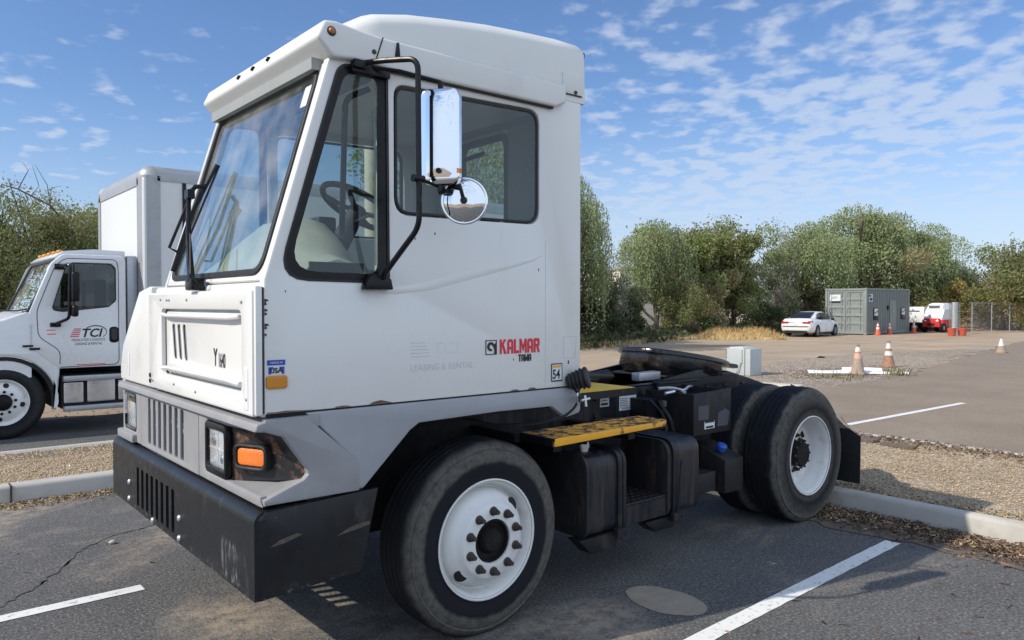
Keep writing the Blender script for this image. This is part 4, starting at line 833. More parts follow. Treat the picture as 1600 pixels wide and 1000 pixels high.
# --- fifth wheel -----------------------------------------------------
a5 = R(10.5); c5 = Vector((5.32, 4.19, 1.215)); u5 = Vector((math.cos(a5), 0, -math.sin(a5)))
fo = [(.47 * math.cos(t) * 1.08, .46 * math.sin(t)) for t in np.linspace(R(42), R(318), 40)]
fo = [(x if x < 0 else x, y) for x, y in fo] + [(.44, -.36), (.50, -.28), (.48, -.20), (.30, -.06), (.05, -.06), (0, 0), (.05, .06), (.30, .06), (.48, .20), (.50, .28), (.44, .36)]
f5 = part('fifth_wheel', MB().plate(fo, [], (c5.to_tuple(), u5.to_tuple(), YP), .035, .014), 'grease', tr, smooth=50)
w5 = u5.cross(Vector(YP))
sk5 = []
for t in np.linspace(R(75), R(285), 30): sk5.append((.44 * math.cos(t) * 1.08, .43 * math.sin(t)))
ring = [[tuple(c5 + u5 * (x * k) + Vector(YP) * (y * k) + w5 * h) for k, h in ((1, .0), (1.02, -.10), (.90, -.16), (.86, 0))] for x, y in sk5]
part('fifth_wheel_skirt', MB().loft(ring), 'grease', f5, smooth=60)
part('fifth_wheel_saddle', MB().box(5.12, 5.52, 3.84, 3.92, 1.09, 1.19).box(5.12, 5.52, 4.48, 4.56, 1.09, 1.16).cyl((5.30, 3.80, 1.14), (5.30, 4.60, 1.14), .045).box(4.9, 5.5, 3.86, 4.52, 1.095, 1.115), 'black_steel', f5, bevel=.01)
part('fifth_wheel_jaw', MB().sphere((5.28, 3.82, 1.14), .06, 16, 10, (1.6, .5, .8)), 'grease', f5)
part('release_valve', MB().box(4.56, 4.82, 3.92, 4.0, 1.09, 1.155), 'alu_matt', f5, bevel=.008)
# --- wheels ----------------------------------------------------------
def tyre(c, out, Rr, W, mat, parent):
    """c = centre of the outer face; out = +1/-1 outward along y"""
    ax = (0, out, 0); k = Rr / .52
    pr = [(.287, -.02), (.296, .0), (.315, -.004), (.345, .004), (.39, .008), (.43, .006), (.466 * k, -.004), (.475 * k, -.002), (.478 * k, -.010), (.492 * k, -.016), (Rr - .012, -.030), (Rr - .003, -.045)]
    gx = [.075, .118, .160, .202]
    for g in gx:
        if g < W - .05: pr += [(Rr, -g + .008), (Rr, -g + .003), (Rr - .008, -g), (Rr - .008, -g - .004), (Rr, -g - .007)]
    pr += [(Rr - .003, -W + .045), (Rr - .012, -W + .03), (.492 * k, -W + .014), (.466 * k, -W + .004), (.43, -W), (.345, -W), (.296, -W + .004), (.287, -W + .02)]
    return part('tyre', MB().lathe(c, ax, pr, 96, closed=True), mat, parent, smooth=28, origin=c)
def rim_front(c, out, parent):
    ax = (0, out, 0)
    rm = part('rim', MB().lathe(c, ax, [(.286, -.25), (.286, -.05), (.300, -.012), (.308, -.003), (.3085, .004), (.302, .006), (.297, .0), (.283, -.012), (.274, -.05), (.266, -.068), (.258, -.070), (.254, -.056), (.240, -.026), (.215, .004), (.198, .018), (.190, .034), (.182, .040), (.112, .040), (.110, .03), (.110, -.10)], 72), 'wheel_white', parent, smooth=50, origin=c)
    return rm
def hub_front(c, out, rm):
    ax = Vector((0, out, 0)); c = Vector(c)
    part('hub', MB().lathe(c, ax, [(.1095, .0), (.106, .034), (.100, .036), (.095, .01), (.070, .005), (.060, .03), (.05, .042), (.0001, .046)], 32), 'hub_rust', rm, origin=c)
    nt_ = MB(); hh = MB()
    for i in range(10):
        a = 2 * math.pi * (i + .5) / 10; p = c + Vector((math.cos(a) * .153, 0, math.sin(a) * .153))
        nt_.lathe(p + ax * .040, ax, [(.0235, 0), (.0235, .006), (.017, .010), (.0165, .026), (.012, .030), (.011, .045), (.0001, .046)], 6 if i < 0 else 12)
    part('wheel_nut', nt_, 'nut_rust', rm, origin=c)
    for a in (R(222), R(42)):
        p = c + Vector((math.cos(a) * .222, 0, math.sin(a) * .226)) + ax * -.012
        hh.lathe(p, (ax + Vector((math.cos(a), 0, math.sin(a))) * .62), [(.034, 0), (.036, .004), (.038, -.002), (.038, -.01)], 20)
        part('hand_hole', MB().lathe(p, (ax + Vector((math.cos(a), 0, math.sin(a))) * .62), [(.035, -.004), (.0355, .0065), (.0001, .0066)], 24), 'matt_black', rm, origin=c)
def wheel_front(cx, yf, cz, Rr, out, name='front_wheel'):
    c = (cx, yf, cz); w = part(name, MB().cyl((cx, yf - out * .05, cz), (cx, yf - out * .30, cz), .13), 'matt_black', tr, origin=c)
    tyre(c, out, Rr, .275, 'tyre_front', w); rm = rim_front(c, out, w)
    for ch in (rm,): hub_front(c, out, ch)
    return w
wheel_front(2.387, 3.05, .492, .502, -1)
wheel_front(2.387, 5.345, .488, .497, 1)
def wheel_rear(cx, yf, cz, Rr, out):
    c = Vector((cx, yf, cz)); ax = Vector((0, out, 0))
    w = part('rear_wheel', MB().cyl(c - ax * .18, c - ax * .7, .14), 'matt_black', tr, origin=c)
    tyre(c, out, Rr, .275, 'tyre_rear', w)
    c2 = c - ax * .335
    tyre(c2, out, Rr, .275, 'tyre_rear', w)
    rm = part('rim', MB().lathe(c, ax, [(.286, -.25), (.296, -.012), (.308, -.003), (.3085, .004), (.302, .006), (.297, .0), (.286, -.014), (.276, -.045), (.272, -.085), (.262, -.10), (.258, -.14), (.246, -.158), (.225, -.165), (.19, -.172), (.175, -.165), (.112, -.165), (.110, -.175)], 72), 'wheel_white', w, smooth=50, origin=c)
    part('hub', MB().lathe(c, ax, [(.1095, -.17), (.1, -.13), (.098, -.075), (.090, -.06), (.075, -.058), (.04, -.062), (.0001, -.062)], 32), 'hub_rust', rm, origin=c)
    nt_ = MB()
    for i in range(10):
        a = 2 * math.pi * i / 10; p = c + Vector((math.cos(a) * .1425, 0, math.sin(a) * .1425))
        nt_.lathe(p - ax * .165, ax, [(.0235, 0), (.0235, .006), (.017, .010), (.0165, .026), (.012, .030), (.011, .045), (.0001, .046)], 12)
        q = c + Vector((math.cos(a) * .105, 0, math.sin(a) * .105)); nt_.lathe(q - ax * .075, ax, [(.010, 0), (.010, .012), (.0001, .013)], 6)
    part('wheel_nut', nt_, 'nut_rust', rm, origin=c)
    hm = MB()
    for i in range(5):
        a = R(36 + 72 * i); hm.lathe(c + Vector((math.cos(a) * .215, 0, math.sin(a) * .215)) - ax * .166, ax, [(.030, -.004), (.030, .0015), (.0001, .0016)], 20)
    part('hand_hole', hm, 'matt_black', rm, origin=c)
wheel_rear(5.578, 3.055, .514, .527, -1)
wheel_rear(5.578, 5.345, .514, .527, 1)
part('axle', MB().cyl((2.387, 3.3, .50), (2.387, 5.1, .50), .07).cyl((5.578, 3.6, .51), (5.578, 4.8, .51), .12).sphere((5.578, 4.19, .51), .22, 16, 10), 'black_steel', tr)
part('engine_block', MB().box(1.95, 2.9, 3.75, 4.65, .42, 1.15).box(3.0, 3.8, 3.95, 4.4, .55, .85), 'matt_black', tr)
# ================================================================== GROUND
def sm(a, b, x):
    t = min(1., max(0., (x - a) / (b - a))); return t * t * (3 - 2 * t)
def gz(x, y):
    d = math.hypot(x, y)
    z = -.20 * sm(24, 48, d)
    z2 = -.12 * sm(9.0, 9.5, y) * (1 - sm(9, 15, x))
    return min(z, z2) if z2 < 0 else z
def struct(o, kind='structure'): o['kind'] = kind; return o
def gridlines(a, b, fa, fb, f=1.5):
    out = [a]; x = a
    while x < b:
        x += f if fa <= x < fb else 40
        if out[-1] < fa < x: x = fa
        out.append(min(x, b))
    return out
gx_ = gridlines(-900, 1500, -12, 96); gy_ = gridlines(-900, 1500, -12, 60)
mb = MB(); nx, nyy = len(gx_), len(gy_)
mb.add([(x, y, gz(x, y) - .014) for y in gy_ for x in gx_], [(j * nx + i, j * nx + i + 1, (j + 1) * nx + i + 1, (j + 1) * nx + i) for j in range(nyy - 1) for i in range(nx - 1)])
struct(part('ground', mb, 'dirt_ground', smooth=180))
def rag(p, step=.5, amp=.08, seed=1, fixed=()):
    r = random.Random(seed); out = []
    for i in range(len(p)):
        a = Vector(p[i]); b = Vector(p[(i + 1) % len(p)]); out.append(tuple(a))
        if i in fixed: continue
        n = int((b - a).length / step); d = (b - a).normalized() if n else None
        for k in range(1, n): q = a + (b - a) * k / n + Vector((-d.y, d.x)) * r.gauss(0, amp); out.append(tuple(q))
    return out
def sheet(name, poly, mat, dz=0., cell=1.5, kind='structure', jit=0., seed=0):
    bm = bmesh.new(); vs = [bm.verts.new((x, y, 0)) for x, y in poly]
    fs = bm.faces.new(vs); bmesh.ops.triangulate(bm, faces=[fs])
    xs = [p[0] for p in poly]; ys = [p[1] for p in poly]
    for ax, (lo, hi) in enumerate(((min(xs), max(xs)), (min(ys), max(ys)))):
        k = math.floor(lo / cell) * cell + cell
        while k < hi:
            co = (k, 0, 0) if ax == 0 else (0, k, 0); no = (1, 0, 0) if ax == 0 else (0, 1, 0)
            bmesh.ops.bisect_plane(bm, geom=bm.verts[:] + bm.edges[:] + bm.faces[:], plane_co=co, plane_no=no); k += cell
    r = random.Random(seed)
    for v in bm.verts: v.co.z = gz(v.co.x, v.co.y) + dz + (r.uniform(-jit, jit) if jit else 0)
    bmesh.ops.recalc_face_normals(bm, faces=bm.faces)
    me = bpy.data.meshes.new(name); bm.to_mesh(me); bm.free()
    if me.polygons and me.polygons[0].normal.z < 0: me.flip_normals()
    me.materials.append(M[mat]); me.polygons.foreach_set('use_smooth', [True] * len(me.polygons))
    o = bpy.data.objects.new(name, me); COL.objects.link(o)
    if kind: o['kind'] = kind
    return o
sheet('parking_lot', [(-14, -14), (6.12, -14), (6.12, 7.68), (-14, 7.68)], 'asphalt_lot', 0, 3)
sheet('far_lot', rag([(9.15, -14), (70, -14), (70, 14), (45, 13.3), (26, 9.4), (18.8, 7.95), (15.0, 7.8), (14.3, 8.65), (9.15, 8.9)], .6, .09, 3, (0, 1, 8)), 'asphalt_far', 0, 1.5)
sheet('side_lot', rag([(-14, 9.5), (8.8, 9.5), (8.8, 12.6), (4, 13.9), (-14, 13.6)], .6, .08, 4, (0, 4)), 'asphalt_side', 0, 1.5)
sheet('gravel_patch', rag([(9.1, 8.9), (14.3, 8.65), (15.0, 7.8), (18.8, 7.95), (26, 9.4), (34, 11.2), (33, 12.0), (27, 12.6), (20.3, 12.3), (16, 12.4), (12, 13.6), (9.1, 12)], .5, .18, 5), 'lot_gravel', -.006, 1.5)
sheet('planting_strip', [(-14, 7.78), (6.22, 7.78), (6.22, -14), (9.07, -14), (9.07, 9.46), (-14, 9.46)], 'island_gravel', .128, .35, jit=.012)
def kerb(name, pts, w=.14, z0=-.02, z1=.15, joints=()):
    rings = []
    P = [Vector(p) for p in pts]
    for i, p in enumerate(P):
        t = (P[min(i + 1, len(P) - 1)] - P[max(i - 1, 0)]).normalized(); n = Vector((-t.y, t.x))
        k = 1 / max(.7, abs(n.dot(Vector((-(P[min(i + 1, len(P) - 1)] - p).normalized().y, (P[min(i + 1, len(P) - 1)] - p).normalized().x))))) if 0 < i < len(P) - 1 else 1
        rings.append([tuple((p + n * (a * k)).to_3d() + Vector((0, 0, z))) for a, z in ((0, z0), (.012, z1 - .03), (.02, z1 - .012), (.035, z1), (w - .02, z1), (w, z1 - .02), (w, z0))])
    return struct(part(name, MB().loft(rings), 'concrete', smooth=40))
kerb('kerb', [(6.10, -14), (6.118, 1.7), (6.12, 2.6), (6.085, 7.66), (-14, 7.66)][::-1], .14, -.02, .15)
kerb('kerb', [(-14, 9.57), (9.18, 9.57), (9.16, 4.4), (9.17, -14)][::-1], .12, -.16, .152) if False else None
kerb('kerb', [(9.19, -14), (9.16, 4.4), (9.18, 9.58), (-14, 9.58)], .13, -.16, .148)
jm = MB()
for x in (.865, 1.72, -2.1, 3.9): jm.box(x - .007, x + .007, 7.655, 7.80, .0, .1515)
for y in (5.2, -.6): jm.box(6.09, 6.26, y - .006, y + .006, 0, .1515)
struct(part('kerb_joint', jm, 'joint_dark', smooth=0))
# markings, crack and stains
def strip_line(name, p, q, w, mat, seed, dz=.004):
    a = Vector(p); b = Vector(q); d = (b - a).normalized(); n = Vector((-d.y, d.x)) * w / 2; r = random.Random(seed); k = int((b - a).length / .05); L1 = []; L2 = []
    for i in range(k + 1):
        c = a + (b - a) * i / k; j = r.gauss(0, .0022); L1.append(tuple(c + n * (1 + j / w))); L2.append(tuple(c - n * (1 + r.gauss(0, .03))))
    return sheet(name, L1 + L2[::-1], mat, dz, 3)
strip_line('stall_line', (1.0, 2.245), (5.53, 2.405), .105, 'line_paint', 1)
strip_line('stall_line', (-4.2, 4.835), (1.205, 4.885), .10, 'line_paint', 2)
strip_line('stall_line', (10.45, 5.185), (14.27, 5.06), .11, 'line_paint', 3)
cr = [(-.8, 4.55), (.51, 5.042), (.732, 5.321), (.887, 5.552), (1.082, 5.919), (1.304, 6.113), (1.539, 6.186), (1.8, 6.35), (2.3, 6.3)]
cp = []; r_ = random.Random(8)
for i in range(len(cr) - 1):
    a, b = Vector(cr[i]), Vector(cr[i + 1]); n = 9
    for k in range(n): cp.append(a.lerp(b, k / n) + Vector((r_.gauss(0, .008), r_.gauss(0, .012))))
up = [tuple(p + Vector((0, .003 + .004 * r_.random()))) for p in cp]; dn = [tuple(p - Vector((0, .003 + .005 * r_.random()))) for p in cp]
sheet('crack', up + dn[::-1], 'crack_dark', .003, 5)
blob = lambda cx, cy, rx, ry, seed, am=.07, n=60: (lambda r, ph: [(cx + rx * math.cos(t) * (1 + am * math.sin(3 * t + ph) + am * .6 * math.sin(7 * t + 2 * ph) + r.gauss(0, am * .25)), cy + ry * math.sin(t) * (1 + am * math.sin(2 * t + ph) + r.gauss(0, am * .25))) for t in np.linspace(0, 2 * math.pi, n, endpoint=False)])(random.Random(seed), seed * 1.3)
sheet('sand_patch', blob(3.44, 2.76, .17, .25, 3, .035, 110), 'sand_patch', .003, 3)
struct(part('pebble_on_crack', MB().sphere((1.265, 5.915, .014), .022, 8, 6, (1.2, .9, .7)), 'concrete'))
sheet('soil_strip', rag([(5.52, 1.2), (5.62, 2.3), (5.50, 2.9), (5.75, 3.6), (6.0, 4.4), (6.12, 4.4), (6.13, 1.2)], .12, .035, 7, (5,)), 'dirt_soil' if 'dirt_soil' in M else 'bark', .005, 3)
# ------------------------------------------------------------------ loose pieces (numpy scatter)
def np_mesh(name, V, nper, F, mat, kind='stuff', smooth=False, parent=None):
    """V (n, nper, 3) pieces, F faces of one piece"""
    n = V.shape[0]; F = np.array(F); me = bpy.data.meshes.new(name); k = F.shape[1]
    fa = (F[None, :, :] + (np.arange(n) * nper)[:, None, None]).reshape(-1, k)
    me.vertices.add(n * nper); me.vertices.foreach_set('co', V.reshape(-1).astype(np.float32))
    me.loops.add(fa.size); me.loops.foreach_set('vertex_index', fa.reshape(-1).astype(np.int32))
    me.polygons.add(len(fa)); me.polygons.foreach_set('loop_start', np.arange(0, fa.size, k, dtype=np.int32)); me.polygons.foreach_set('loop_total', np.full(len(fa), k, dtype=np.int32))
    me.update(); me.validate(); me.materials.append(M[mat])
    if smooth: me.polygons.foreach_set('use_smooth', [True] * len(me.polygons))
    if kind is None and parent is None: return me
    o = bpy.data.objects.new(name, me); COL.objects.link(o)
    if kind: o['kind'] = kind
    return o
OCT = np.array([(1, 0, 0), (-1, 0, 0), (0, 1, 0), (0, -1, 0), (0, 0, 1), (0, 0, -1)], float)
OF = [(0, 2, 4), (2, 1, 4), (1, 3, 4), (3, 0, 4), (2, 0, 5), (1, 2, 5), (3, 1, 5), (0, 3, 5)]
def rotz(V, a):
    c, s = np.cos(a)[:, None], np.sin(a)[:, None]; X = V[..., 0] * c - V[..., 1] * s; Y_ = V[..., 0] * s + V[..., 1] * c
    return np.stack([X, Y_, V[..., 2]], -1)
def stones(name, pts, smin, smax, mat, seed=0):
    g = np.random.default_rng(seed); n = len(pts); V = OCT[None] * g.uniform(smin, smax, (n, 1, 1)) * g.uniform(.55, 1.2, (n, 1, 3))
    V = V + g.normal(0, smin * .22, V.shape); V[..., 2] *= .7; V = rotz(V, g.uniform(0, 6.28, n)); V += np.array(pts)[:, None, :]
    return np_mesh(name, V, 6, OF, mat)
def blades(name, pts, hmin, hmax, w, mat, seed=0, lean=.5, flat=False):
    g = np.random.default_rng(seed); n = len(pts); h = g.uniform(hmin, hmax, n); a = g.uniform(0, 6.28, n); l = g.uniform(.1, 1, n) * lean
    V = np.zeros((n, 3, 3)); V[:, 0, 0] = -w; V[:, 1, 0] = w
    if flat: V[:, 2, 1] = h; V[:, 2, 2] = g.uniform(0, .012, n); V[:, 0, 2] = g.uniform(0, .01, n)
    else: V[:, 2, 1] = h * l; V[:, 2, 2] = h
    V = rotz(V, a) + np.array(pts)[:, None, :]; return np_mesh(name, V, 3, [(0, 1, 2)], mat)
g_ = np.random.default_rng(5)
def uni(n, x0, x1, y0, y1, z=None, dz=0.):
    x = g_.uniform(x0, x1, n); y = g_.uniform(y0, y1, n); zz_ = np.array([gz(a, b) for a, b in zip(x, y)]) if z is None else np.full(n, z); return np.stack([x, y, zz_ + dz], -1)
pb = np.concatenate([uni(16000, 6.26, 9.05, .8, 5.5, .134), uni(15000, -1.0, 3.2, 7.82, 9.44, .134), uni(2500, 6.3, 9, 5.5, 9.4, .134)])
tag(stones('strip_pebbles', pb, .005, .012, 'pebbles', 1), None, None, None, 'stuff')
tag(stones('lot_pebbles', np.concatenate([uni(9000, 12, 26, 8.6, 12.2, None, -.008)[:, :]]), .008, .022, 'pebbles_brown', 2), None, None, None, 'stuff')
# mulch blown against the kerbs
mx = g_.normal(5.93, .14, 5200); my = g_.uniform(1.2, 3.7, 5200); ok = (mx < 6.10) & (mx > 5.4)
ml = np.stack([mx[ok], my[ok], np.full(ok.sum(), .012) + g_.uniform(0, .02, ok.sum())], -1)
ml2 = np.stack([g_.uniform(-1.4, 3.2, 3800), 7.66 - np.abs(g_.normal(0, .13, 3800)), g_.uniform(.004, .016, 3800)], -1)
ml3 = np.stack([9.1 - np.abs(g_.normal(0, .25, 4200)), g_.uniform(2.2, 8.5, 4200), g_.uniform(.135, .155, 4200)], -1)
ml4 = np.stack([6.26 + np.abs(g_.normal(0, .12, 900)), g_.uniform(1., 3.7, 900), g_.uniform(.135, .15, 900)], -1)
def chips(name, pts, mat, seed, smin=.012, smax=.05):
    g = np.random.default_rng(seed); n = len(pts); l = g.uniform(smin, smax, n)[:, None]; w = g.uniform(.003, .009, n)[:, None]
    V = np.zeros((n, 4, 3)); V[:, :, 0] = np.array([-1, 1, 1, -1])[None] * l / 2; V[:, :, 1] = np.array([-1, -1, 1, 1])[None] * w / 2
    V[:, :, 2] = g.normal(0, .006, (n, 4)); V = rotz(V, g.uniform(0, 6.28, n)) + pts[:, None, :]
    return np_mesh(name, V, 4, [(0, 1, 2, 3)], mat)
chips('kerb_mulch', np.concatenate([ml, ml3]), 'mulch_chips', 3); chips('leaf_litter', np.concatenate([ml2, ml4, ml[::5] + np.array([0, 0, .006])]), 'litter', 4, .01, .035)
chips('cone_litter', np.concatenate([np.stack([g_.normal(18.3, 1.1, 2600), g_.normal(9.2, .5, 2600), np.full(2600, .004)], -1)]), 'mulch_chips', 16, .015, .06)
chips('lot_litter', np.concatenate([uni(60, -1, 3, 5, 7.4, .004), uni(50, 3, 5.5, 1.2, 2.3, .004), uni(500, 12.5, 22, 8.4, 11, None, .004), uni(700, 0, 8, 12.6, 15, None, .005)]), 'mulch_chips', 6, .01, .06)
# stick lying on the far strip
tw = part('fallen_twig', MB().tube([(8.75, 4.25, .15), (8.95, 4.4, .19), (9.15, 4.62, .30)], .008, 6).tube([(8.95, 4.4, .19), (8.9, 4.7, .24)], .005, 5).box(8.55, 8.72, 3.95, 4.35, .135, .165).box(8.5, 8.62, 3.5, 3.85, .135, .16), 'bark')
tag(tw, 'thin bare twig among dark bark lumps on the gravel strip behind the mudflap', 'twig')
# dry grass along the tree line and the straw heap
p_ = []
for k in range(9000):
    t = g_.random(); x = 13 + t * 27; y0 = 17.8 + (x - 13) * .36 + math.sin(x * .7) * .5; y = y0 + abs(g_.normal(0, .8)); p_.append((x, y, gz(x, y) - .01))
blades('dry_grass', np.array(p_), .06, .30, .018, 'dry_grass', 7, 1.0)
mh = MB(); rr = random.Random(3); n1, n2 = 26, 12; vs = []
for i in range(n1):
    for j in range(n2):
        u = i / (n1 - 1); v = j / (n2 - 1); h = .52 * math.sin(math.pi * u) ** .8 * math.sin(math.pi * v) * (1 + .25 * math.sin(u * 9)) + rr.gauss(0, .025)
        x = 34.1 + 3.3 * u + 1.3 * (v - .5); y = 25.2 - 2.9 * u + 1.6 * (v - .5); vs.append((x, y, gz(x, y) - .02 + max(0, h)))
mh.add(vs, [(i * n2 + j, (i + 1) * n2 + j, (i + 1) * n2 + j + 1, i * n2 + j + 1) for i in range(n1 - 1) for j in range(n2 - 1)])
hp = tag(part('straw_heap', mh, 'straw', smooth=180), 'low heap of yellow cut straw by the trees left of the white car', 'straw heap')
q = []
for k in range(3500):
    i = g_.integers(0, len(vs)); a = vs[i]; q.append((a[0] + g_.normal(0, .08), a[1] + g_.normal(0, .08), a[2] + .02))
V = np.array(q); sb = blades('straw_stalks', V, .08, .35, .012, 'straw', 9, 1.3); del sb['kind']; sb.parent = hp
# ================================================================== TREES
def leaf_mesh(name, C, S_, mat, seed, droop=0., aspect=2.0, up=.0):
    """C (n,3) centres, S_ (n,) sizes; each leaf clump is one bent quad"""
    g = np.random.default_rng(seed); n = len(C); d = g.normal(0, 1, (n, 3)); d[:, 2] -= droop * 2.2; d /= np.linalg.norm(d, axis=1)[:, None]
    t = g.normal(0, 1, (n, 3)); s = np.cross(d, t); s /= np.linalg.norm(s, axis=1)[:, None]
    L_ = (S_ / 2)[:, None]; W = L_ / aspect; V = np.stack([C - d * L_, C + s * W, C + d * L_, C - s * W], 1)
    return np_mesh(name, V, 4, [(0, 1, 2, 3)], mat, kind=None)
def bushy(seed, n=16000, lobes=20, rx=2.4, rz=2.6, zc=3.0, sz=(.10, .22), mat='leaf_green', low=.35, mesh='crown'):
    g = np.random.default_rng(seed); cs = []; k = 0
    while len(cs) < lobes:
        p = g.normal(0, .5, 3) * np.array([rx, rx, rz]) * 1.0; p[2] += zc
        if p[2] > low: cs.append((p, g.uniform(.45, 1.0)))
    C = []
    per = n // lobes
    for p, r in cs:
        d = g.normal(0, 1, (per, 3)); d /= np.linalg.norm(d, axis=1)[:, None]
        rad = r * (1 - .5 * g.random(per) ** 2.2) * (1 + .22 * np.sin(d[:, 0] * 7 + d[:, 2] * 5 + p[0] * 3)); q = p + d * rad[:, None] * np.array([1.1, 1.1, .9])
        C.append(q)
    C = np.concatenate(C); sp = n // 14; i = g.integers(0, len(C), sp); out = C[i] + (C[i] - np.array([0, 0, zc])) * g.uniform(.03, .16, (sp, 1)); C = np.concatenate([C, out])
    C = C[C[:, 2] > .05]
    return leaf_mesh(mesh, C, g.uniform(sz[0], sz[1], len(C)), M[mat].name, seed + 50)
def willow(seed, strands=1500, h=6.0, rx=2.3, mat='leaf_willow'):
    g = np.random.default_rng(seed); C = []; tops = []
    nb = 11
    for b in range(nb):
        a = g.uniform(0, 6.28); rr_ = rx * g.uniform(.1, .85); tops.append((rr_ * math.cos(a), rr_ * math.sin(a), h * g.uniform(.55, .93) * (1.05 - .3 * rr_ / rx), g.uniform(.6, 1.15)))
    tops.append((0, 0, h * .88, 1.0))
    for k in range(strands):
        x, y, z, r = tops[g.integers(0, len(tops))]; a = g.uniform(0, 6.28); e = g.uniform(0, 1) ** .6; px_, py_ = x + r * e * math.cos(a), y + r * e * math.sin(a)
        pz = z + r * .7 * math.sqrt(max(0, 1 - e * e)) * .8; ln = g.uniform(.3, 1.0) ** 1.5 * 2.6 * (h / 6); m = int(ln / .10); t = np.arange(m) * .10
        wob = g.normal(0, .06, (m, 3)); q = np.stack([px_ + e * math.cos(a) * .16 * np.sqrt(t), py_ + e * math.sin(a) * .16 * np.sqrt(t), pz - t], -1) + wob; C.append(q)
    C = np.concatenate(C); C = C[C[:, 2] > .3]
    return leaf_mesh('crown', C, g.uniform(.08, .17, len(C)), mat, seed + 9, droop=.55, aspect=2.4)
def trunk_mesh(seed, h, r0, mat='bark', limbs=7, spread=1.6):
    g = random.Random(seed); mb = MB(); pts = [(0, 0, -.25)]; x = y = 0
    for i in range(1, 6): x += g.gauss(0, .10) * h / 5; y += g.gauss(0, .10) * h / 5; pts.append((x, y, h * .82 * i / 5))
    mb.tube(pts, r0, 8, rs=[r0 * (1 - .15 * i) for i in range(6)])
    for k in range(limbs):
        i = g.randint(1, 4); p = Vector(pts[i]); a = g.uniform(0, 6.28); l = spread * g.uniform(.6, 1.1)
        q1 = p + Vector((math.cos(a) * l * .5, math.sin(a) * l * .5, l * .35)); q2 = p + Vector((math.cos(a) * l, math.sin(a) * l, l * .95)); q3 = q2 + Vector((g.gauss(0, .3), g.gauss(0, .3), l * .4))
        mb.tube([p, q1, q2, q3], r0 * .4, 6, rs=[r0 * .5, r0 * .38, r0 * .2, r0 * .08])
        for s_ in range(3):
            b = q1.lerp(q2, g.random()); c = b + Vector((g.gauss(0, .5), g.gauss(0, .5), g.uniform(.2, .9))); mb.tube([b, b.lerp(c, .5) + Vector((0, 0, .05)), c], r0 * .12, 5, rs=[r0 * .16, r0 * .1, r0 * .04])
    me = bpy.data.meshes.new('trunk'); me.from_pydata([tuple(v) for v in mb.v], [], mb.f); me.materials.append(M[mat]); return me
PROTO = {
 'feather': [(bushy(71, n=42000, lobes=26, sz=(.05, .12), mat='leaf_feather', rx=2.5, rz=2.4, zc=2.9), trunk_mesh(11, 4.6, .09, limbs=12), 5), (bushy(72, n=40000, lobes=20, sz=(.05, .11), mat='leaf_mid', rx=2.7, rz=2.2, zc=2.6), trunk_mesh(12, 4.4, .09, limbs=12), 5)],
 'bushy': [(bushy(11), trunk_mesh(1, 4.2, .13), 5.6), (bushy(12, rx=2.7, rz=2.3, zc=2.8, lobes=22, mat='leaf_mid'), trunk_mesh(2, 4.0, .14), 5.2), (bushy(13, rx=2.0, rz=3.0, zc=3.2, mat='leaf_willow'), trunk_mesh(3, 4.4, .12), 6.2)],
 'brown': [(bushy(21, mat='leaf_brown', rx=2.6, rz=2.2, zc=2.6), trunk_mesh(4, 3.8, .12), 5.0)],
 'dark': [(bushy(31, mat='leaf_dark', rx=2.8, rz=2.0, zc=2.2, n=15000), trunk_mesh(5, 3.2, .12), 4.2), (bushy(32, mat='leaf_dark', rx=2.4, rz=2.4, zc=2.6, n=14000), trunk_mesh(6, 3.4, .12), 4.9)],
 'yellow': [(bushy(41, mat='leaf_yellow', rx=3.0, rz=1.4, zc=1.7, n=15000), trunk_mesh(7, 2.2, .08), 3.2)],
 'sparse': [(bushy(51, mat='leaf_grey', rx=1.9, rz=2.6, zc=3.4, n=5200, lobes=24, sz=(.08, .17)), trunk_mesh(8, 5.2, .10, 'bark_pale', 14, 1.9), 6.2)],
 'willow': [(willow(61), trunk_mesh(9, 5.2, .17, limbs=9), 6.3), (willow(62, 1700, 6.0, 2.7), trunk_mesh(10, 5.0, .18, limbs=9), 6.1)],
}
GL = 'trees and shrubs along the tree line'
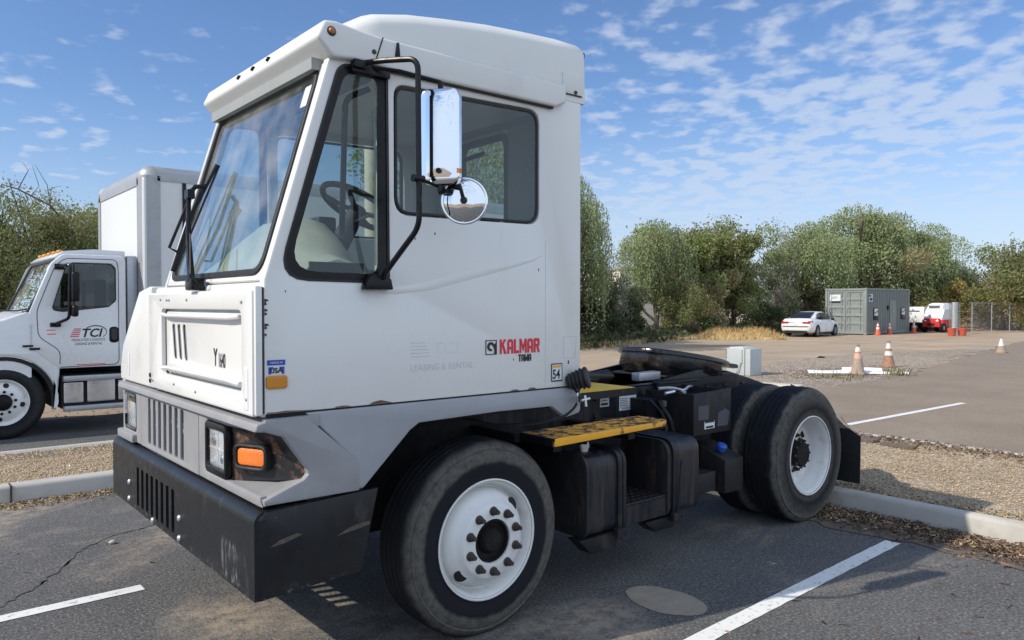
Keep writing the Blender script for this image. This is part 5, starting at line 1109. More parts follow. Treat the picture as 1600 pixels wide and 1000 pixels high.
TREES = [  # kind, proto, x, y, height, width factor, label
 ('willow', 0, 20.8, 21.4, 6.75, .55, 'tall drooping pepper tree rising just past the rear edge of the tractor cab'),
 ('willow', 1, 32.9, 27.2, 6.3, .85, 'drooping light green tree left end of the main tree line, above the pale wall'),
 ('willow', 0, 49.8, 27.6, 7.4, .95, 'drooping tree directly behind the white car and left of the container'),
 ('willow', 1, 56.3, 27.2, 9.0, 1.15, 'tallest drooping tree of the line, rising over the grey container'),
 ('willow', 0, 60.3, 26.5, 8.7, 1.10, 'big drooping tree behind the right half of the container'),
 ('willow', 1, 63.6, 25.1, 8.0, .95, 'drooping tree with a ragged top above the white trailer'),
 ('willow', 0, 66.3, 24.2, 5.3, .8, 'lower drooping tree where the tree line slopes down to the right'),
 ('bushy', 0, 36.9, 27.8, 6.4, .95, 'round olive green tree above the straw heap'),
 ('bushy', 2, 42.3, 28.4, 7.3, .95, 'taller round green tree between the straw heap and the white car'),
 ('bushy', 1, 40.3, 28.9, 6.7, .9, 'olive tree set back between two round trees above the straw heap'),
 ('bushy', 0, 65.0, 19.3, 6.2, .8, 'dark round tree behind the mesh fence at the right side of the photo'),
 ('bushy', 1, 62.7, 18.0, 6.3, .95, 'tree cut by the right edge of the photo behind the mesh fence'),
 ('sparse', 0, 25.8, 24.1, 4.4, .95, 'thin grey leafed tree in the dip right of the tall pepper tree'),
 ('sparse', 0, 46.5, 28.0, 7.2, .75, 'thin pale grey tree sticking up behind the white car'),
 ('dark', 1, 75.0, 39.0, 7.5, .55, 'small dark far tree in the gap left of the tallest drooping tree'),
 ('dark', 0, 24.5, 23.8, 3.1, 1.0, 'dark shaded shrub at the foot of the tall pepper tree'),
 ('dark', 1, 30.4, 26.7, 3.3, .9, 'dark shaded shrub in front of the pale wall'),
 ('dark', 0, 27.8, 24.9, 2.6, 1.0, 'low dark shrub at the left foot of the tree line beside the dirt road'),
 ('bushy', 1, 33.4, 26.2, 3.5, .75, 'mid green shrub left of the straw heap'),
 ('brown', 0, 37.0, 26.9, 3.9, .8, 'brownish shrub rising behind the straw heap'),
 ('bushy', 0, 41.2, 27.6, 4.4, .8, 'dense green shrub right behind the straw heap'),
 ('dark', 1, 43.0, 26.4, 3.4, .8, 'dark shrub next to the rear bumper of the white car'),
 ('bushy', 2, 47.6, 28.3, 4.3, .9, 'green shrub behind the roof of the white car'),
 ('brown', 0, 50.6, 28.2, 4.6, .9, 'brownish shrub touching the left side of the container'),
 ('bushy', 0, 55.0, 28.7, 5.6, 1.0, 'olive shrub top showing over the container doors'),
 ('brown', 0, 57.0, 26.2, 5.6, .95, 'brownish tree filling the gap behind the container'),
 ('bushy', 1, 65.3, 26.3, 4.9, .9, 'green shrub over the white trailer'),
 ('dark', 0, 67.9, 26.0, 4.7, .9, 'dark shrub under the ragged drooping tree'),
 ('brown', 0, 67.0, 22.6, 4.1, 1.0, 'brownish scrub behind the start of the mesh fence'),
 ('yellow', 0, 59.8, 25.7, 3.3, .8, 'yellow green bush seen between container and trailer'),
 ('yellow', 0, 62.1, 23.9, 3.3, .85, 'yellow green bush above the wrapped utility cart'),
 ('yellow', 0, 63.0, 22.0, 3.7, .9, 'yellow green bush behind the first fence panels'),
 ('yellow', 0, 65.0, 20.2, 3.6, .95, 'yellow green bush behind the fence near the right edge'),
 ('brown', 0, 69.0, 19.0, 4.0, 1.0, 'brown green scrub behind the fence at the right edge'),
 ('feather', 0, 2.1, 27.6, 5.6, .85, 'tall shrubby tree at the left edge of the photo'),
 ('feather', 1, 3.6, 26.2, 4.8, .9, 'olive shrub above the cab roof of the box truck'),
 ('feather', 0, 4.6, 27.8, 5.0, .85, 'light green feathery tree left of the white truck box'),
 ('feather', 1, 5.6, 28.1, 4.5, .9, 'shrub half hidden by the white truck box'),
 ('feather', 1, 2.7, 25.0, 3.3, .9, 'darker shrub behind the windscreen of the box truck'),
 ('feather', 0, 4.3, 24.4, 3.1, .9, 'darker shrub behind the cab door of the box truck'),
 ('bushy', 0, 7.4, 29.4, 5.2, 1.0, 'shrub behind the middle of the truck box'),
 ('bushy', 1, 10.0, 31.3, 5.4, 1.0, 'shrub behind the rear of the truck box'),
 ('bushy', 2, 17.2, 27.3, 8.4, .9, 'tree seen green through the cab side windows'),
 ('willow', 0, 17.3, 22.3, 8.2, .85, 'drooping tree seen through the rear window of the tractor cab'),
 ('bushy', 0, 15.6, 30.0, 5.6, 1.0, 'shrub behind the tractor cab dashboard'),
 ('bushy', 1, 21.6, 25.2, 5.6, .9, 'tree hidden behind the rear corner of the tractor cab'),
]
rt = random.Random(77)
for kind, pi, x, y, h, wf, lab in TREES:
    cm, tm, ph = PROTO[kind][pi]; nm = {'feather': 'feathery_shrub', 'willow': 'pepper_tree', 'bushy': 'broadleaf_tree', 'brown': 'scrub_tree', 'dark': 'dark_shrub', 'yellow': 'yellow_bush', 'sparse': 'thin_tree'}[kind]
    t = thing(nm, (x, y, gz(x, y)), lab, 'tree' if kind in ('willow', 'bushy', 'sparse') else 'shrub', GL, rt.uniform(0, 6.28))
    zs_ = np.empty(len(cm.vertices) * 3, np.float32); cm.vertices.foreach_get('co', zs_); zs_ = zs_.reshape(-1, 3)
    ph = float(np.percentile(zs_[:, 2], 99.6)); s = h / ph; t.scale = (s * wf, s * wf, s)
    for n_, me in (('crown', cm), ('trunk', tm)):
        o = bpy.data.objects.new(n_, me); COL.objects.link(o); o.parent = t
# bare dead branch sticking out of the left shrubs
bb_ = MB(); rb = random.Random(5)
main = [Vector((4.9, 26.0, 2.5)), Vector((4.6, 26.0, 3.8)), Vector((4.0, 26.0, 4.6)), Vector((3.2, 26.0, 5.0)), Vector((2.8, 26.0, 5.1))]
bb_.tube(main, .05, 6, rs=[.06, .045, .03, .02, .008])
for k in range(5):
    b = main[rb.randint(1, 3)].lerp(main[rb.randint(2, 4)], rb.random()); bb_.tube([b, b + Vector((rb.gauss(0, .3), rb.gauss(0, .2), rb.uniform(.2, .6))), b + Vector((rb.gauss(0, .5), rb.gauss(0, .3), rb.uniform(.5, 1.1)))], .012, 5, rs=[.016, .01, .004])
tag(part('dead_branch', bb_, 'bark'), 'bare dead branch reaching up left of the white truck box', 'branch')
# brush pile behind the fence and ground cover under the trees
V = np.concatenate([np.stack([g_.uniform(57, 80, 9000), g_.normal(21.5, .6, 9000), -.2 + np.abs(g_.normal(0, .55, 9000))], -1)])
chips('brush_pile', V, 'mulch_chips', 12, .15, .6); bpy.data.objects['brush_pile'].data.materials[0] = M['straw_grey'] if 'straw_grey' in M else M['pebbles']
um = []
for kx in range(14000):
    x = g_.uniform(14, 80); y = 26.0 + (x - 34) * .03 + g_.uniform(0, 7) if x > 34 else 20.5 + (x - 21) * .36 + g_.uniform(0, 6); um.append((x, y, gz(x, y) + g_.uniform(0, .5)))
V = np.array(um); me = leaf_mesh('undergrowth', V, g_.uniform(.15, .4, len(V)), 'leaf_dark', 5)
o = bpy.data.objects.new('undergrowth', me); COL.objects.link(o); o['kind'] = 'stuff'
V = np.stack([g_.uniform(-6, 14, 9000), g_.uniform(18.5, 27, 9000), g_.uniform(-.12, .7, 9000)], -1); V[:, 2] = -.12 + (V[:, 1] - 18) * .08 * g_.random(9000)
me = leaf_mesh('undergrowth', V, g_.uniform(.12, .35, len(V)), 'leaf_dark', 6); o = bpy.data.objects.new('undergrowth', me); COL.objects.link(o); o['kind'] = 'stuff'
# ================================================================== BOX TRUCK (left)
pm('cab2_white', (.64, .65, .655), .3, var=.02, dirt=(.5, .48, .44), da=(.62, .85), ds=2, dmax=.4, coat=.3)
pm('box_white', (.57, .58, .575), .45, var=.02, dirt=(.55, .54, .5), da=(.6, .85), ds=1.2, dst=(1, 1, .3), dmax=.5)
ZB = -.12; YS = 12.1
bt = thing('box_truck', (3.0, 13.3, ZB), 'white conventional box truck with orange roof lamps, parked behind the yard tractor', 'truck')
def S2(y): return ((0, y, 0), XP, ZP)
arch = [(1.29 + .615 * math.cos(a), .38 + .615 * math.sin(a)) for a in np.linspace(R(-14), R(188), 22)]
sideo = [(1.915, .235), (1.955, .81), (2.774, .80), (2.80, .86), (2.80, 2.33), (2.76, 2.39), (2.05, 2.39), (1.93, 2.35), (1.84, 2.22), (1.62, 1.62), (1.30, 1.53), (.3, 1.38), (-.05, 1.22), (-.2, .95), (-.22, .55), (.66, .45)]
w2 = rnd([(1.87, 1.62), (2.00, 1.60), (2.56, 1.665), (2.655, 1.75), (2.655, 2.20), (2.60, 2.26), (2.13, 2.26), (2.04, 2.20)], .06)
sideo = [(1.90, .235)] + sideo[1:-1] + [(.68, .30)] + arch[::-1][1:-1]
# simple body: cab side, hood side (with wheel arch)
cab2 = part('cab', MB().plate(rnd([(1.955, .80), (2.80, .80), (2.80, 2.39), (2.0, 2.39), (1.86, 2.26), (1.60, 1.60), (1.60, 1.1)], [.0, .05, .09, .12, .15, .03, .1]), [w2], S2(YS + .05), .05, .02), 'cab2_white', bt)
part('cab_side', MB().plate(rnd([(-1.955, .80), (-2.80, .80), (-2.80, 2.39), (-2.0, 2.39), (-1.86, 2.26), (-1.60, 1.60), (-1.60, 1.1)], [.0, .05, .09, .12, .15, .03, .1]), [mir(w2)], ((0, 14.25, 0), XN, ZP), .05, .02), 'cab2_white', cab2)
part('cab_shell', MB().box(2.76, 2.80, YS + .05, 14.25, .80, 2.33).prism([(2.80, 2.36), (2.06, 2.365), (1.93, 2.32), (1.90, 2.345), (2.02, 2.43), (2.4, 2.47), (2.80, 2.46)], ((0, 14.26, 0), XP, ZP), 2.12).box(1.7, 2.76, 12.2, 14.2, .8, .9), 'cab2_white', cab2, bevel=.01)
part('door_window', MB().plate(w2, [], S2(YS + .02), .004, 0, back=False), 'dark_glass', cab2)
part('door_window', MB().plate(mir(w2), [], ((0, 14.27, 0), XN, ZP), .004, 0, back=False), 'dark_glass', cab2)
w2o = rnd([(1.855, 1.605), (2.00, 1.585), (2.57, 1.65), (2.67, 1.74), (2.67, 2.21), (2.61, 2.275), (2.12, 2.275), (2.03, 2.21)], .065)
part('window_seal', MB().plate(w2o, [w2], S2(YS + .012), .016, .004), 'black_rubber', cab2)
part('window_post', MB().box(2.13, 2.15, YS + .01, YS + .03, 1.62, 2.25), 'black_rubber', cab2)
l2 = math.hypot(.33, .76)
wf = ((1.605, 0, 1.56), YN, (.36 / l2, 0, .76 / l2))
part('windscreen_frame', MB().plate(rnd([(-14.27, -.02), (-12.11, -.02), (-12.14, .86), (-14.24, .86)], .10), [rnd([(-14.2, .03), (-12.2, .03), (-12.23, .79), (-14.17, .79)], .12)], ((1.59, 0, 1.56), YN, (.36 / .841, 0, .76 / .841)), .03, .01), 'black_rubber', cab2)
part('windscreen', MB().plate(rnd([(-14.22, .01), (-12.17, .01), (-12.2, .81), (-14.19, .81)], .12), [], ((1.60, 0, 1.56), YN, (.36 / .841, 0, .76 / .841)), .012, 0, back=False), 'windshield_glass', cab2)
part('cab_interior', MB().box(1.68, 1.95, 12.3, 14.1, 1.2, 1.62).box(2.45, 2.6, 12.4, 13.0, 1.1, 2.05).box(2.45, 2.6, 13.3, 14.0, 1.1, 2.05).tube([Vector((2.0, 12.75, 1.62)) + Vector((.35 * math.cos(a) * .5, .2 * math.sin(a), .18 * math.cos(a) * -.9)) for a in np.linspace(0, 6.283, 20)], .014, 6), 'interior_dark', cab2)
part('door_seam', MB().tube([(1.955, YS - .001, .86), (1.96, YS - .001, 1.05), (1.70, YS - .001, 1.25), (1.685, YS - .001, 1.60), (1.90, YS - .001, 2.2), (2.02, YS - .001, 2.33), (2.68, YS - .001, 2.33), (2.70, YS - .001, 2.2), (2.70, YS - .001, .83), (1.96, YS - .001, .82)], .005, 5, bend=.08), 'joint_dark', cab2)
part('door_handle', MB().plate(rect(2.575, 2.70, 1.14, 1.37, .055), [], S2(YS), .004, .002), 'black_trim', cab2)
part('door_handle_lever', MB().plate(rect(2.60, 2.675, 1.18, 1.34, .03), [], S2(YS), .012, .004), 'interior_dark', cab2)
hood2 = part('hood', MB().plate([(1.96, .81), (1.905, .235), (1.87, .235)] + [(x, z) for x, z in arch if z > .28][0:] + [(.66, .32), (-.2, .42), (-.24, .9), (-.1, 1.15), (.3, 1.32), (1.30, 1.49), (1.62, 1.60), (1.70, 1.25), (1.955, 1.02)], [], S2(YS + .17), .16, .03), 'cab2_white', bt, smooth=50)
part('hood_top', MB().loft([[(x, y, z - (0 if 12.5 < y < 13.9 else .05)) for y in (12.12, 12.3, 12.7, 13.2, 13.7, 14.1, 14.28)] + [(x, 14.28, .7), (x, 12.12, .7)] for x, z in ((-.2, 1.05), (0, 1.25), (.35, 1.36), (1.3, 1.53), (1.62, 1.62))]), 'cab2_white', hood2, smooth=50)
part('wheel_arch', MB().loft([[(1.29 + .612 * math.cos(a), y, .38 + .612 * math.sin(a)) for a in np.linspace(R(-10), R(190), 24)] + [(1.29 + .56 * math.cos(a), y, .38 + .56 * math.sin(a)) for a in np.linspace(R(190), R(-10), 24)] for y in (YS + .012, YS + .5)]), 'matt_black', hood2)
part('hood_latch', MB().box(1.60, 1.72, YS - .012, YS + .01, 1.07, 1.10).box(1.52, 1.64, YS - .012, YS + .01, 1.115, 1.14), 'black_trim', hood2, bevel=.004)
part('bumper', MB().box(-.34, -.1, 12.1, 14.3, .22, .62), 'alu_matt', bt, bevel=.03)
part('cowl_seam', MB().box(1.612, 1.63, YS - .002, YS + .02, 1.10, 1.42), 'ghost_grey', hood2)
part('wiper', MB().tube([(1.35, 12.9, 1.60), (1.50, 12.5, 1.60), (1.62, 12.2, 1.63)], .012, 6), 'black_trim', cab2)
part('windscreen_sticker', MB().plate(rect(-12.36, -12.28, .66, .72), [], ((1.585, 0, 1.56), YN, (.36 / .841, 0, .76 / .841)), .03, 0), 'sticker_white', cab2)
for k, y in enumerate((12.42, 12.80, 13.2, 13.6, 13.98)):
    part('roof_lamp', MB().sphere((2.02, y, 2.435), .036, 12, 8, (1.3, 1.4, .8)), 'amber_side', cab2)
mq = part('mirror_bracket', MB().tube([(1.95, YS + .0, 2.21), (2.05, YS - .24, 2.24), (2.03, YS - .26, 1.50), (1.90, YS - .03, 1.42)], .022, 8, bend=.06), 'black_trim', cab2)
part('mirror_head', MB().box(2.05, 2.14, YS - .38, YS - .17, 1.73, 2.13), 'black_trim', mq, bevel=.03, seg=3)
part('mirror_spot', MB().box(2.05, 2.13, YS - .37, YS - .18, 1.52, 1.68), 'black_trim', mq, bevel=.04, seg=3)
part('bracket_foot', MB().box(1.84, 1.97, YS - .03, YS, 1.38, 1.44).box(1.90, 2.02, YS - .03, YS, 2.17, 2.25), 'black_trim', mq, bevel=.01)
# steps and polished tank
part('tank_body', MB().box(1.975, 2.80, YS + .06, YS + .6, .235, .70), 'matt_black', bt)
part('fuel_tank', MB().plate(rect(2.0, 2.245, .31, .60, .02), [], S2(YS + .055), .03, .01).plate(rect(2.29, 2.65, .31, .62, .02), [], S2(YS + .055), .03, .01).plate(rect(2.69, 2.80, .31, .60, .02), [], S2(YS + .055), .03, .01), 'alu', bt)
for z in (.20, .62):
    part('cab_step', MB().box(1.99, 2.83, YS - .06, YS + .06, z, z + .07).box(1.99, 2.83, YS - .075, YS - .06, z + .02, z + .075), 'alu_matt', bt, bevel=.01)
# wheel
c2_ = (1.29, YS + .02, .38); wz = part('front_wheel', MB().cyl((1.29, YS + .05, .38), (1.29, YS + .3, .38), .13), 'matt_black', bt, origin=c2_)
def simple_wheel(c, out, Rr, W, par, hubc='hub_rust'):
    ax = Vector((0, out, 0)); c = Vector(c)
    part('tyre', MB().lathe(c, ax, [(.29, -.02), (.31, .0), (.36, .006), (.43, .004), (Rr - .02, -.02), (Rr, -.045), (Rr, -W + .045), (Rr - .02, -W + .02), (.31, -W), (.29, -W + .02)], 64, closed=True), 'tyre_plain', par, origin=c)
    rm = part('rim', MB().lathe(c, ax, [(.286, -.2), (.286, -.03), (.302, 0), (.308, .004), (.30, .004), (.28, -.03), (.262, -.04), (.25, -.028), (.20, .0), (.18, .012), (.112, .012), (.11, -.02)], 48), 'wheel_white', par, smooth=50, origin=c)
    part('hub', MB().lathe(c, ax, [(.109, -.03), (.10, .02), (.08, .05), (.04, .07), (.0001, .075)], 24), hubc, rm, origin=c)
    nn = MB(); hm_ = MB()
    for i in range(10):
        a = 2 * math.pi * i / 10 + .2; nn.lathe(c + Vector((math.cos(a) * .145, 0, math.sin(a) * .145)) + ax * .012, ax, [(.019, 0), (.019, .025), (.0001, .03)], 8)
    for a in (R(80), R(260), R(170), R(350)):
        hm_.lathe(c + Vector((math.cos(a) * .226, 0, math.sin(a) * .226)) + ax * -.014, ax + Vector((math.cos(a), 0, math.sin(a))) * .5, [(.034, -.004), (.034, .006), (.0001, .0062)], 20)
    part('wheel_nut', nn, 'black_trim', rm, origin=c); part('hand_hole', hm_, 'matt_black', rm, origin=c)
simple_wheel(c2_, -1, .50, .26, wz)
for cx, cy, o_ in ((1.29, 14.32, 1), (8.4, 12.1, -1), (8.4, 14.7, 1)):
    w = part('front_wheel' if cx < 2 else 'rear_wheel', MB().cyl((cx, cy - o_ * .05, .38), (cx, cy - o_ * .3, .38), .13), 'matt_black', bt, origin=(cx, cy, .38)); simple_wheel((cx, cy, .38), o_, .50, .26, w)
part('chassis', MB().box(.2, 10, 12.95, 13.1, .55, .85).box(.2, 10, 13.6, 13.75, .55, .85).box(1.2, 2.6, 12.9, 13.8, .4, 1.2), 'matt_black', bt)
part('air_intake', MB().box(2.84, 2.98, 12.2, 12.5, 1.0, 2.4), 'alu_matt', bt, bevel=.02)
# decal: stripes, arc, letters
D2 = lambda s, size, x, z, **k: text_mb(s, size, ((x, YS, z), XP, ZP), .003, **k)
st2 = MB()
for k in range(5): st2.plate([(2.075 + .012 * k, 1.235 + .026 * k), (2.19 + .006 * k, 1.235 + .026 * k), (2.195 + .006 * k, 1.248 + .026 * k), (2.085 + .012 * k, 1.248 + .026 * k)], [], S2(YS), .003, 0)
part('decal_stripe', st2, 'ink_red', cab2)
part('decal_letters', D2('TCI', .165, 2.21, 1.232, xs=1.02, shear=.25, bold=.004), 'ink_black', cab2)
a1 = [(2.40 + .145 * math.cos(t), 1.30 + .095 * math.sin(t)) for t in np.linspace(R(-50), R(150), 26)]; a2 = [(2.40 + .138 * math.cos(t), 1.298 + .084 * math.sin(t)) for t in np.linspace(R(150), R(-50), 26)]
part('decal_arc', MB().plate(a1 + a2, [], S2(YS), .0035, 0), 'ink_black', cab2)
part('decal_letters', D2('DEDICATED LOGISTICS', .050, 2.095, 1.175, xs=.80, shear=.2), 'ink_black', cab2)
part('decal_letters', D2('LEASING & RENTAL', .050, 2.135, 1.120, xs=.80, shear=.2), 'ink_black', cab2)
part('decal_small_print', D2('THE EXPERIENCE SHOWS', .028, 2.17, .835, xs=.98) if False else MB().plate(rect(2.16, 2.52, .838, .850), [], S2(YS), .002, 0), 'ink_red', cab2)
part('decal_badge', MB().plate(rect(1.805, 1.91, 1.275, 1.287), [], S2(YS), .002, 0).plate(rect(1.80, 1.905, 1.33, 1.34), [], S2(YS), .002, 0), 'ink_red', cab2)
# cargo box
bxw = part('cargo_box', MB().box(3.0, 10.3, 11.95, 14.85, .78, 3.55), 'box_white', bt, bevel=.05, seg=3)
part('corner_post', MB().prism(rnd([(2.985, 11.94), (3.24, 11.94), (3.24, 12.0), (3.05, 12.16), (3.05, 12.22), (2.985, 12.22)], [.16, .0, .0, .0, 0, 0], 8), ((0, 0, .74), XP, YP), 2.83), 'galv_trim', bxw, smooth=50)
part('corner_post', MB().prism(rnd([(2.985, 14.86), (3.24, 14.86), (3.24, 14.8), (3.05, 14.6), (2.985, 14.6)], [.16, .0, .0, .0, 0], 8), ((0, 0, .74), XP, YP), 2.83), 'galv_trim', bxw, smooth=50)
fr2 = [[(2.985 + dx_, y, z) for dx_, z in ((0, 3.44), (0, 3.56), (.03, 3.64), (.09, 3.70), (.18, 3.725), (.3, 3.73), (.3, 3.44))] for y in (12.15, 14.70)]
part('front_rail', MB().loft(fr2), 'galv_trim', bxw, smooth=50)
sr = [[(x, 11.94 + dy_, z) for dy_, z in ((0, 3.50), (0, 3.60), (.02, 3.66), (.07, 3.71), (.14, 3.725), (.2, 3.725), (.2, 3.50))] for x in (3.20, 10.3)]
part('side_rail', MB().loft(sr), 'galv_trim', bxw, smooth=50)
part('roof_corner', MB().sphere((3.16, 12.12, 3.55), .185, 24, 14).sphere((3.16, 14.68, 3.55), .185, 24, 14), 'galv_trim', bxw, smooth=60)
part('box_roof', MB().box(3.2, 10.28, 12.1, 14.7, 3.68, 3.72), 'alu_matt', bxw)
rv = MB()
for k in range(28): rv.lathe((3.225, 11.938, .85 + k * .1), YN, [(.008, 0), (.006, .004), (.0001, .005)], 6); rv.lathe((2.984, 12.20, .85 + k * .1), XN, [(.008, 0), (.006, .004), (.0001, .005)], 6)
for k in range(70): rv.lathe((3.3 + .1 * k, 11.938, 3.53), YN, [(.008, 0), (.006, .004), (.0001, .005)], 6)
part('rivet_row', rv, 'ghost_grey', bxw)
part('side_strip', MB().box(3.55, 3.60, 11.93, 11.95, 2.72, 3.50), 'black_trim', bxw)
part('side_groove', MB().box(3.565, 3.585, 11.946, 11.9495, .8, 2.72), 'ghost_grey', bxw)
# ================================================================== BACKGROUND OBJECTS
ZG = -.20
pm('car_white', (.72, .73, .74), .25, var=.01, coat=.6, rvar=.03); pm('red_lens', (.45, .02, .02), .2, var=.2); pm('car_glass', (.015, .017, .02), .08, var=.02, rvar=.02)
pm('container_grey', (.20, .225, .215), .55, var=.06, dirt=(.16, .13, .1), da=(.6, .8), ds=1.5, dmax=.5)
pm('cone_orange', (.62, .085, .03), .55, var=.1, dirt=(.35, .25, .18), da=(.5, .75), ds=6, dmax=.6); pm('cone_dusty', (.36, .25, .19), .8, var=.15, dirt=(.28, .24, .19), da=(.4, .6), ds=8)
pm('cone_band', (.72, .66, .58), .6, var=.1, dirt=(.4, .3, .22), da=(.5, .7), ds=14, dmax=.7); pm('cone_white', (.62, .60, .55), .6, var=.1, dirt=(.4, .3, .22), da=(.58, .7), ds=12, dmax=.6)
pm('cone_pink', (.60, .33, .24), .7, var=.15, vs=20); pm('cone_rust', (.30, .16, .10), .8, var=.3, vs=20)
pm('tarp_white', (.74, .76, .78), .4, var=.06, vs=8, bump=.5, bs=12); pm('utv_red', (.50, .03, .03), .4, var=.1); pm('cabinet_grey', (.52, .56, .55), .5, var=.04); pm('cabinet_shade', (.40, .43, .43), .5, var=.04)
pm('galv', (.42, .43, .43), .4, .6, var=.1); pm('bucket_red', (.50, .085, .05), .5, var=.1, dirt=(.45, .2, .14), ds=9); pm('wood_board', (.60, .54, .44), .7, var=.1, vs=10); pm('pale_wall', (.62, .60, .50), .8, var=.05)
# sedan: local frame, nose to +x, origin at rear bumper centre on the ground
car = thing('parked_car', (41.05 - .1, 23.45, ZG), 'white four-door sedan parked with its tail to the camera, left of the container', 'car', None, R(7.6))
car_loc = car.location.copy(); car.location = (0, 0, 0); car.rotation_euler = (0, 0, 0)
def body_ring(x, hw, zb, zs, zt, tw):
    """lower body half section mirrored"""
    h = [(0, zb), (hw * .80, zb), (hw * .95, zb + .06), (hw, zb + .22), (hw * 1.0, (zb + zs) / 2 + .06), (hw * .975, zs - .04), (hw * .93, zs), (tw, zt), (0, zt + .015)]
    return [(x, y, z) for y, z in h] + [(x, -y, z) for y, z in h[1:-1][::-1]]
secs = [(0.0, .70, .42, .60, .66, .60), (.04, .84, .34, .80, .92, .66), (.14, .89, .28, .90, 1.03, .70), (.45, .92, .22, .94, 1.07, .72), (.9, .925, .20, .95, 1.06, .76), (1.6, .925, .20, .93, .99, .80), (2.6, .925, .20, .91, .97, .80), (3.4, .92, .20, .90, 1.0, .76), (3.9, .91, .20, .84, .95, .72), (4.4, .88, .22, .76, .86, .66), (4.7, .80, .28, .66, .74, .58), (4.84, .62, .36, .56, .62, .46)]
cb = part('body', MB().loft([body_ring(*s) for s in secs]), 'car_white', car, smooth=50)
gsec = [(.62, .70, .60, 1.04, 1.05), (1.05, .735, .60, 1.0, 1.25), (1.55, .75, .585, .98, 1.415), (2.0, .755, .59, .97, 1.455), (2.5, .755, .595, .96, 1.46), (2.85, .75, .59, .96, 1.42), (3.3, .74, .56, .97, 1.20), (3.65, .72, .60, .98, .99)]
def gring(x, wb, wt, zb, zt): return [(x, y, z) for y, z in ((wb, zb), ((wb + wt) / 2 + .03, (zb + zt) / 2), (wt, zt - .03), (wt - .08, zt), (0, zt + .02), (-wt + .08, zt), (-wt, zt - .03), (-(wb + wt) / 2 - .03, (zb + zt) / 2), (-wb, zb))]
part('cabin', MB().loft([gring(*s) for s in gsec]), 'car_white', cb, smooth=50)
def gside(sg):
    P = [(1.16, 1.04, 0), (1.50, 1.33, 0), (1.95, 1.40, 0), (2.5, 1.405, 0), (2.85, 1.36, 0), (3.38, 1.03, 0), (3.3, 1.0, 0), (1.3, 1.0, 0)]
    vs = []
    for x, z, _ in P:
        t = (z - .97) / (1.45 - .97); w = .757 * (1 - t) + .60 * t + .022; vs.append((x, sg * w, z))
    return MB().add(vs + [(1.75, sg * .772, 1.2)], [(i, (i + 1) % 8, 8) if sg < 0 else ((i + 1) % 8, i, 8) for i in range(8)])
part('side_window', gside(-1), 'car_glass', cb); part('side_window', gside(1), 'car_glass', cb)
part('window_pillar', MB().add([(2.32, -.792, .99), (2.38, -.792, .99), (2.34, -.64, 1.41), (2.29, -.64, 1.41)], [(0, 1, 2, 3)]), 'black_trim', cb)
part('rear_window', MB().add([(.62, -.60, 1.075), (.62, .60, 1.075), (1.50, .52, 1.435), (1.50, -.52, 1.435), (1.02, -.575, 1.275), (1.02, .575, 1.275)], [(0, 4, 5, 1), (4, 3, 2, 5)]), 'car_glass', cb)
part('windscreen', MB().add([(3.62, -.6, 1.03), (3.62, .6, 1.03), (2.90, .53, 1.44), (2.90, -.53, 1.44)], [(0, 1, 2, 3)]), 'car_glass', cb)
for sg in (-1, 1):
    part('tail_lamp', MB().add([(.02, sg * .40, .80), (.02, sg * .40, .88), (.06, sg * .80, .93), (.30, sg * .905, .95), (.30, sg * .918, .86), (.10, sg * .86, .77), (.0, sg * .5, .78)], [(0, 1, 2, 5, 6), (2, 3, 4, 5)] if sg < 0 else [(6, 5, 2, 1, 0), (5, 4, 3, 2)]).box(-.02, .10, min(sg * .42, sg * .82), max(sg * .42, sg * .82), .79, .885), 'red_lens', cb, bevel=.01)
    part('door_mirror', MB().sphere((3.12, sg * .98, 1.02), .10, 12, 8, (.7, 1.1, .8)), 'black_trim', cb)
    part('exhaust_tip', MB().cyl((-.01, sg * .55, .31), (.2, sg * .55, .31), .04), 'chrome', cb)
part('rear_bumper_insert', MB().box(.0, .3, -.66, .66, .26, .37), 'matt_black', cb, bevel=.02)
part('number_plate', MB().box(-.012, .03, -.16, .16, .70, .80), 'sticker_white', cb)
part('boot_trim', MB().box(-.005, .05, -.42, .42, .845, .865), 'chrome', cb)
part('door_line', MB().box(2.33, 2.336, -.932, -.90, .30, .93).box(3.25, 3.256, -.932, -.90, .30, .93).box(1.45, 1.456, -.932, -.90, .45, .93), 'ghost_grey', cb)
part('side_skirt', MB().box(1.3, 3.5, -.90, .90, .17, .24), 'matt_black', cb)
for x in (1.0, 3.80):
    for sg in (-1, 1):
        w = part('wheel', MB().lathe((x, sg * .93, .325), (0, sg, 0), [(.20, -.02), (.23, .004), (.29, .004), (.325, -.03), (.325, -.19), (.29, -.21), (.20, -.2)], 32, closed=True), 'tyre_plain', car)
        sp_ = MB().lathe((x, sg * .93, .325), (0, sg, 0), [(.215, -.05), (.222, .004), (.212, .004), (.205, -.03)], 32).lathe((x, sg * .93, .325), (0, sg, 0), [(.05, -.03), (.05, .0), (.0001, .005)], 12)
        for i in range(10):
            a = 2 * math.pi * i / 10; sp_.tube([(x + .04 * math.cos(a), sg * .925, .325 + .04 * math.sin(a)), (x + .21 * math.cos(a), sg * .925, .325 + .21 * math.sin(a))], .012, 5)
        part('rim', sp_, 'alu_matt', w); part('brake_disc', MB().lathe((x, sg * .93, .325), (0, sg, 0), [(.21, -.06), (.0001, -.055)], 24), 'matt_black', w)
        part('wheel_arch', MB().lathe((x, sg * .80, .345), (0, sg, 0), [(.365, 0), (.365, .1295), (.33, .130), (.0001, .1305)], 32), 'matt_black', cb)
car.location = car_loc; car.rotation_euler.z = R(7.6)
